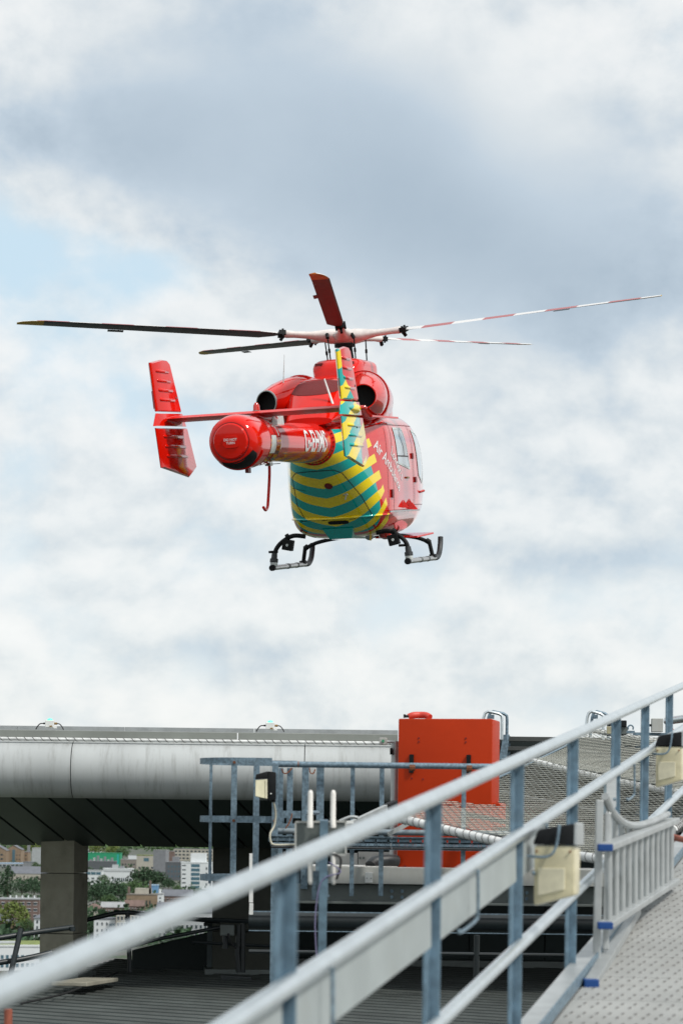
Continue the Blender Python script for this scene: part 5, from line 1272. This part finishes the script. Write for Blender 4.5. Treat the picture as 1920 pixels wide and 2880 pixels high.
building('flat_roofed_building', 'long white building with mossy flat roof at the roof edge', -90, 132, 2674, 2742, 'b_white', 40, 10, 'flat', [(15, 2, .55, .45, .02, .98, .05, .75, 'b_glass_blue', None)], roofm='b_white',
         extra=boxes([('green_roof', .02, .98, .05, .95, 1.0, 'roof_moss'), ('roof_ridge', .30, .62, .1, .5, 1.6, 'b_pale')]))
building('terrace_house', 'small white rendered house just right of the brown apartment block', 96, 126, 2592, 2646, 'b_white', 10, 0, 'hip', [(2, 3, .4, .5, .1, .9, .05, .95, 'b_glass', None)], roofm='r_slate')
# -- between the pillars
building('low_white_block', 'low white block with red brick chimney stack at the far edge of the city', 236, 282, 2395, 2410, 'b_white', 40, 0, 'flat', [(5, 1, .5, .4, 0, 1, .2, .8, 'b_glass', None)], extra=boxes([('chimney_stack', .85, 1.0, 0, .3, 34, 'b_brick')]))
building('green_building', 'bright green clad building with plant on its roof', 236, 339, 2408, 2449, 'b_green', 30, 0, 'flat', [(1, 1, .9, .86, .90, .955, 0, 1, 'b_teal', None)], roofm='b_green')
building('plant_building', 'dark rooftop plant building in front of the green building', 244, 326, 2431, 2455, 'b_dark', 20, 0, 'flat', None, roofm='b_grey',
         extra=boxes([('vent_unit', .1 + k * .12, .17 + k * .12, .1, .5, 3 + (k * 7 % 5) * 1.4, 'b_pale' if k % 2 else 'b_grey') for k in range(7)]))
building('white_block', 'white modern block with long strip windows before the trees', 290, 371, 2452, 2492, 'b_white', 26, 0, 'flat', [(9, 1, .6, .75, .32, .97, .10, .42, 'b_glass', None), (1, 1, .98, .8, .02, .98, .78, .92, 'b_pale', None)], roofm='b_white',
         extra=boxes([('plant_box', .3, .5, .2, .6, 5, 'b_pale'), ('plant_box', .55, .7, .2, .6, 3.5, 'b_grey')]))
building('white_block', 'smaller white block with a dark glazed top floor at the pillar edge', 236, 287, 2458, 2497, 'b_white', 22, 0, 'flat', [(3, 1, .9, .8, .1, .95, .70, .95, 'b_glass_blue', None), (3, 2, .5, .4, .05, .95, .05, .6, 'b_glass', None)], roofm='b_pale')
building('low_grey_block', 'long low brown block with flat grey roof right of the green building', 339, 384, 2425, 2449, 'b_brown', 20, 0, 'flat', [(5, 1, .5, .3, .05, .95, .2, .7, 'b_glass', None)], roofm='r_grey')
building('low_white_block', 'small white flat roofed block above the brown block', 361, 386, 2413, 2428, 'b_white', 20, 0, 'flat')
building('brown_office', 'brown grey office block with square blue window and grass roof', 384, 436, 2413, 2470, 'b_beige', 30, 0, 'flat', [(1, 1, .8, .7, .35, .7, .68, .92, 'b_glass_blue', None), (4, 2, .5, .4, .05, .95, .1, .5, 'b_glass', None)], roofm='roof_moss')
building('concrete_tower', 'plain grey concrete stair tower right of the brown grey office', 430, 466, 2398, 2476, 'b_grey', 20, -8, 'flat')
building('far_office', 'long pale office slab with grid of windows at the far right of the city', 488, 640, 2393, 2426, 'b_beige', 30, 0, 'flat', [(11, 3, .62, .45, .01, .8, .05, .95, 'b_glass', None)], roofm='r_slate')
building('brick_block', 'reddish brick block just left of the long pale office slab', 470, 490, 2400, 2430, 'b_brick', 20, 0, 'flat')
building('dark_office', 'dark slate coloured office beside the white glazed tower', 465, 512, 2431, 2482, 'b_dark', 30, 0, 'flat', [(4, 3, .4, .3, .1, .9, .1, .9, 'b_glass_blue', None)], roofm='b_grey',
         extra=boxes([('roof_plant', .4, .8, .1, .5, 7, 'b_grey')]))
building('white_tower', 'tall white apartment tower with dark glazed centre bay', 509, 600, 2432, 2508, 'b_white', 26, 0, 'flat', [(1, 6, .95, .72, .30, .58, .02, .98, 'b_glass_blue', None), (1, 6, .8, .26, .02, .16, .02, .98, 'b_glass', None), (2, 4, .3, .5, .72, .98, .1, .9, 'b_glass', None)], roofm='b_white',
         extra=boxes([('upper_storeys', .28, .75, .2, .9, 10, 'b_white')]))
building('brick_house', 'large brown brick building with flat roof in the middle of the city view', 356, 444, 2524, 2566, 'b_tan', 22, 0, 'flat', [(7, 1, .4, .45, .05, .8, .2, .8, 'b_glass', None)], roofm='b_brown',
         extra=boxes([('roof_room', .25, .75, .2, .8, 5, 'b_beige'), ('chimney_stack', .03, .08, .1, .4, 6, 'b_brick'), ('chimney_stack', .7, .75, .2, .5, 11, 'b_brick')]))
building('white_chimney_house', 'narrow white house with tall chimney right of the brown brick building', 443, 457, 2522, 2572, 'b_white', 14, 0, 'flat', [(1, 4, .4, .4, .1, .9, .1, .9, 'b_glass', None)], extra=boxes([('chimney_stack', .2, .6, .2, .5, 4, 'b_white')]))
building('terrace_house', 'brown roofed terrace in front of the brown brick building', 350, 404, 2556, 2576, 'b_brick', 14, 0, 'gable', [(6, 1, .4, .5, .05, .95, .1, .9, 'b_glass', 'b_white')], roofm='r_tile')
building('terrace_house', 'low red roofed terrace left of the brown brick building', 284, 348, 2560, 2582, 'b_brick', 12, 0, 'gable', [(7, 1, .4, .4, .05, .95, .2, .8, 'b_glass', 'b_white')], roofm='r_grey')
building('pavilion', 'beige pavilion with shallow brown hipped roof at the pillar edge', 244, 283, 2563, 2584, 'b_beige', 14, 0, 'hip', [(5, 1, .5, .4, .05, .95, .2, .8, 'b_glass', None)], roofm='r_tile')
building('white_terrace', 'white rendered terrace house with small dark windows behind the dark guard rail', 264, 324, 2594, 2660, 'b_white', 14, 0, 'flat', [(3, 3, .28, .42, .05, .72, .1, .95, 'b_glass', None), (3, 3, .7, .45, .72, .99, .1, .9, 'b_glass_blue', None)], roofm='r_slate')
building('white_terrace', 'cream terrace with bay windows right of the white rendered house', 326, 400, 2576, 2662, 'b_beige', 14, 0, 'flat', [(7, 4, .5, .55, .02, .98, .05, .95, 'b_glass', 'b_white')], roofm='r_slate')
building('teal_shed', 'small teal metal roofed shed among the rooftops', 462, 490, 2512, 2526, 'b_teal', 14, 0, 'flat', roofm='b_teal')
building('blue_shed', 'small bright blue rooftop shed near the dark trees', 417, 444, 2497, 2518, 'b_blue', 14, 0, 'flat', roofm='b_lightblue')
building('terrace_house', 'dark slate roofed terrace behind the silver handrail', 455, 540, 2526, 2560, 'b_brick', 16, 0, 'gable', [(8, 2, .4, .4, .02, .98, .05, .9, 'b_glass', 'b_white')], roofm='r_slate')
building('terrace_house', 'pale fronted terrace partly hidden by the silver handrail', 440, 600, 2570, 2650, 'b_pale', 16, 0, 'gable', [(12, 3, .4, .5, .02, .98, .05, .9, 'b_glass', 'b_white')], roofm='r_slate')

# -- trees
mat('leaf_dark', (.028, .065, .028), .8, var=.5, vs=.4); mat('leaf_mid', (.055, .105, .035), .8, var=.45, vs=.4); mat('leaf_lime', (.11, .15, .03), .8, var=.4, vs=.4); mat('bark', (.07, .05, .035), .9)
def leaf_cloud(b, c, rx, rz, n, size):
    for _ in range(n):
        v = RNG.normal(size=3); v /= np.linalg.norm(v); r = .72 + .34 * RNG.random()
        p = Vector((c[0] + v[0] * rx * r, c[1] + v[1] * rx * r, c[2] + v[2] * rz * r))
        a = Vector(RNG.normal(size=3)).normalized(); u = a.orthogonal().normalized(); w_ = a.cross(u); s = size * (.6 + .8 * RNG.random())
        b.add([p + u * s, p + w_ * s * .8, p - u * s, p - w_ * s * .8], [(0, 1, 2, 3)])
def tree(px, ytop, yb, wpx, m_, label, kind='round', name='tree'):
    d = base_d(yb); s = d / FPX; c = at(px, yb, d); c.z = 0; H = (yb - ytop) * s; Wd = wpx * s
    t = thing(name, label, 'tree', c, 'trees in the city below')
    b = MB(); th = H * (.25 if kind == 'round' else .1); b.tube([c - Vector((0, 0, 1)), c + Vector((.1, 0, th)), c + Vector((-.2, .2, H * .55))], [H * .03, H * .022, H * .008], 8)
    for k in range(5):
        a = k * 1.26; q = c + Vector((0, 0, th * (1 + .15 * k))); b.tube([q, q + Vector((math.cos(a) * Wd * .25, math.sin(a) * Wd * .25, H * .28))], [H * .012, H * .003], 5)
    b.build('trunk', 'bark', t)
    b = MB()
    if kind == 'poplar':
        for k in range(10):
            f = k / 9; z = H * (.12 + .80 * f); r = Wd * .5 * (math.sin(math.pi * (.18 + .76 * f)) ** .7) * .85
            leaf_cloud(b, (c.x + RNG.normal() * .06 * Wd, c.y + RNG.normal() * .05 * Wd, z), r, H * .09, 110, Wd * .05)
    else:
        n = 17
        for k in range(n):
            a = k * 2.4; f = (k + .5) / n; zz = H * (.36 + .46 * f); rr = Wd * .5 * math.sqrt(max(.05, 1 - (f * 1.9 - .75) ** 2)) * (.50 + .35 * RNG.random())
            cr_ = Wd * (.13 + .09 * RNG.random())
            leaf_cloud(b, (c.x + math.cos(a) * rr, c.y + math.sin(a) * rr, zz), cr_, cr_ * .8, 75, Wd * .030)
    b.build('crown', m_, t, recalc=False)
TR = [(21, 2446, 2537, 40, 'leaf_dark', 'tall narrow dark poplar standing above the brown apartment block', 'poplar'),
      (62, 2480, 2540, 44, 'leaf_dark', 'dark rounded tree right of the tall poplar', 'round'), (96, 2478, 2541, 46, 'leaf_dark', 'dark tree touching the left edge of the concrete pillar', 'round'), (-12, 2490, 2540, 40, 'leaf_dark', 'dark tree left of the tall poplar at the photo edge', 'round'),
      (38, 2537, 2640, 92, 'leaf_lime', 'large yellow green round tree in front of the brown apartment block', 'round'), (78, 2590, 2642, 40, 'leaf_mid', 'small green tree right of the large yellow green tree', 'round'),
      (112, 2440, 2470, 24, 'leaf_mid', 'small far tree beside the pale tower block', 'round'), (100, 2432, 2462, 22, 'leaf_mid', 'tiny far tree below the pale tower block', 'round'),
      (272, 2492, 2556, 74, 'leaf_dark', 'dark broad tree hugging the right edge of the concrete pillar', 'round'), (322, 2488, 2552, 76, 'leaf_dark', 'second dark broad tree from the concrete pillar', 'round'), (378, 2478, 2546, 76, 'leaf_mid', 'broad green tree in front of the white modern block', 'round'),
      (292, 2465, 2502, 32, 'leaf_mid', 'small tree before the smaller white block', 'round'), (404, 2444, 2506, 78, 'leaf_dark', 'big tree standing above the blue shed', 'round'), (440, 2452, 2506, 60, 'leaf_dark', 'tall tree left of the dark slate office', 'round'), (474, 2476, 2512, 34, 'leaf_dark', 'small dark tree left of the white glazed tower', 'round'),
      (308, 2522, 2562, 46, 'leaf_mid', 'mid green tree above the red roofed terrace', 'round'), (258, 2592, 2652, 46, 'leaf_dark', 'dark tree between the concrete pillar and white rendered house', 'round'),
      (500, 2494, 2522, 30, 'leaf_mid', 'low tree at the foot of the white glazed tower', 'round'), (345, 2388, 2424, 40, 'leaf_mid', 'far green tree above the low brown block', 'round'), (320, 2384, 2420, 46, 'leaf_lime', 'far pale green tree behind the green building', 'round'), (270, 2384, 2414, 40, 'leaf_lime', 'far pale green tree next to the red chimney stack', 'round'), (92, 2380, 2412, 44, 'leaf_lime', 'far pale green tree right of the grey chimney', 'round'), (58, 2381, 2410, 40, 'leaf_mid', 'far tree left of the grey chimney', 'round'), (480, 2386, 2412, 34, 'leaf_mid', 'far tree left of the long pale office slab', 'round')]
for px, yt, yb, wp_, m_, lb, kd in TR: tree(px, yt, yb, wp_ * 1.15, m_, lb, kd)
# far woodland and street greenery reading as one mass
b = MB()
for _ in range(900):
    d = KD / RNG.uniform(26, 62); x = RNG.uniform(-.2, .16) * d; h = d * .0016 + 4
    leaf_cloud(b, (x, d, h * .5), h * 1.6, h * .8, 16, h * .35)
stuff(b.build('far_woodland', 'leaf_mid', recalc=False))
b = MB()
for _ in range(900):
    yb = RNG.uniform(2440, 2670); d = base_d(yb); x = (RNG.uniform(-150, 720) - 960) / FPX * d; h = RNG.uniform(3, 8)
    leaf_cloud(b, (x, d, h * .5), h * 1.1, h * .6, 14, h * .28)
stuff(b.build('street_greenery', 'leaf_dark', recalc=False))
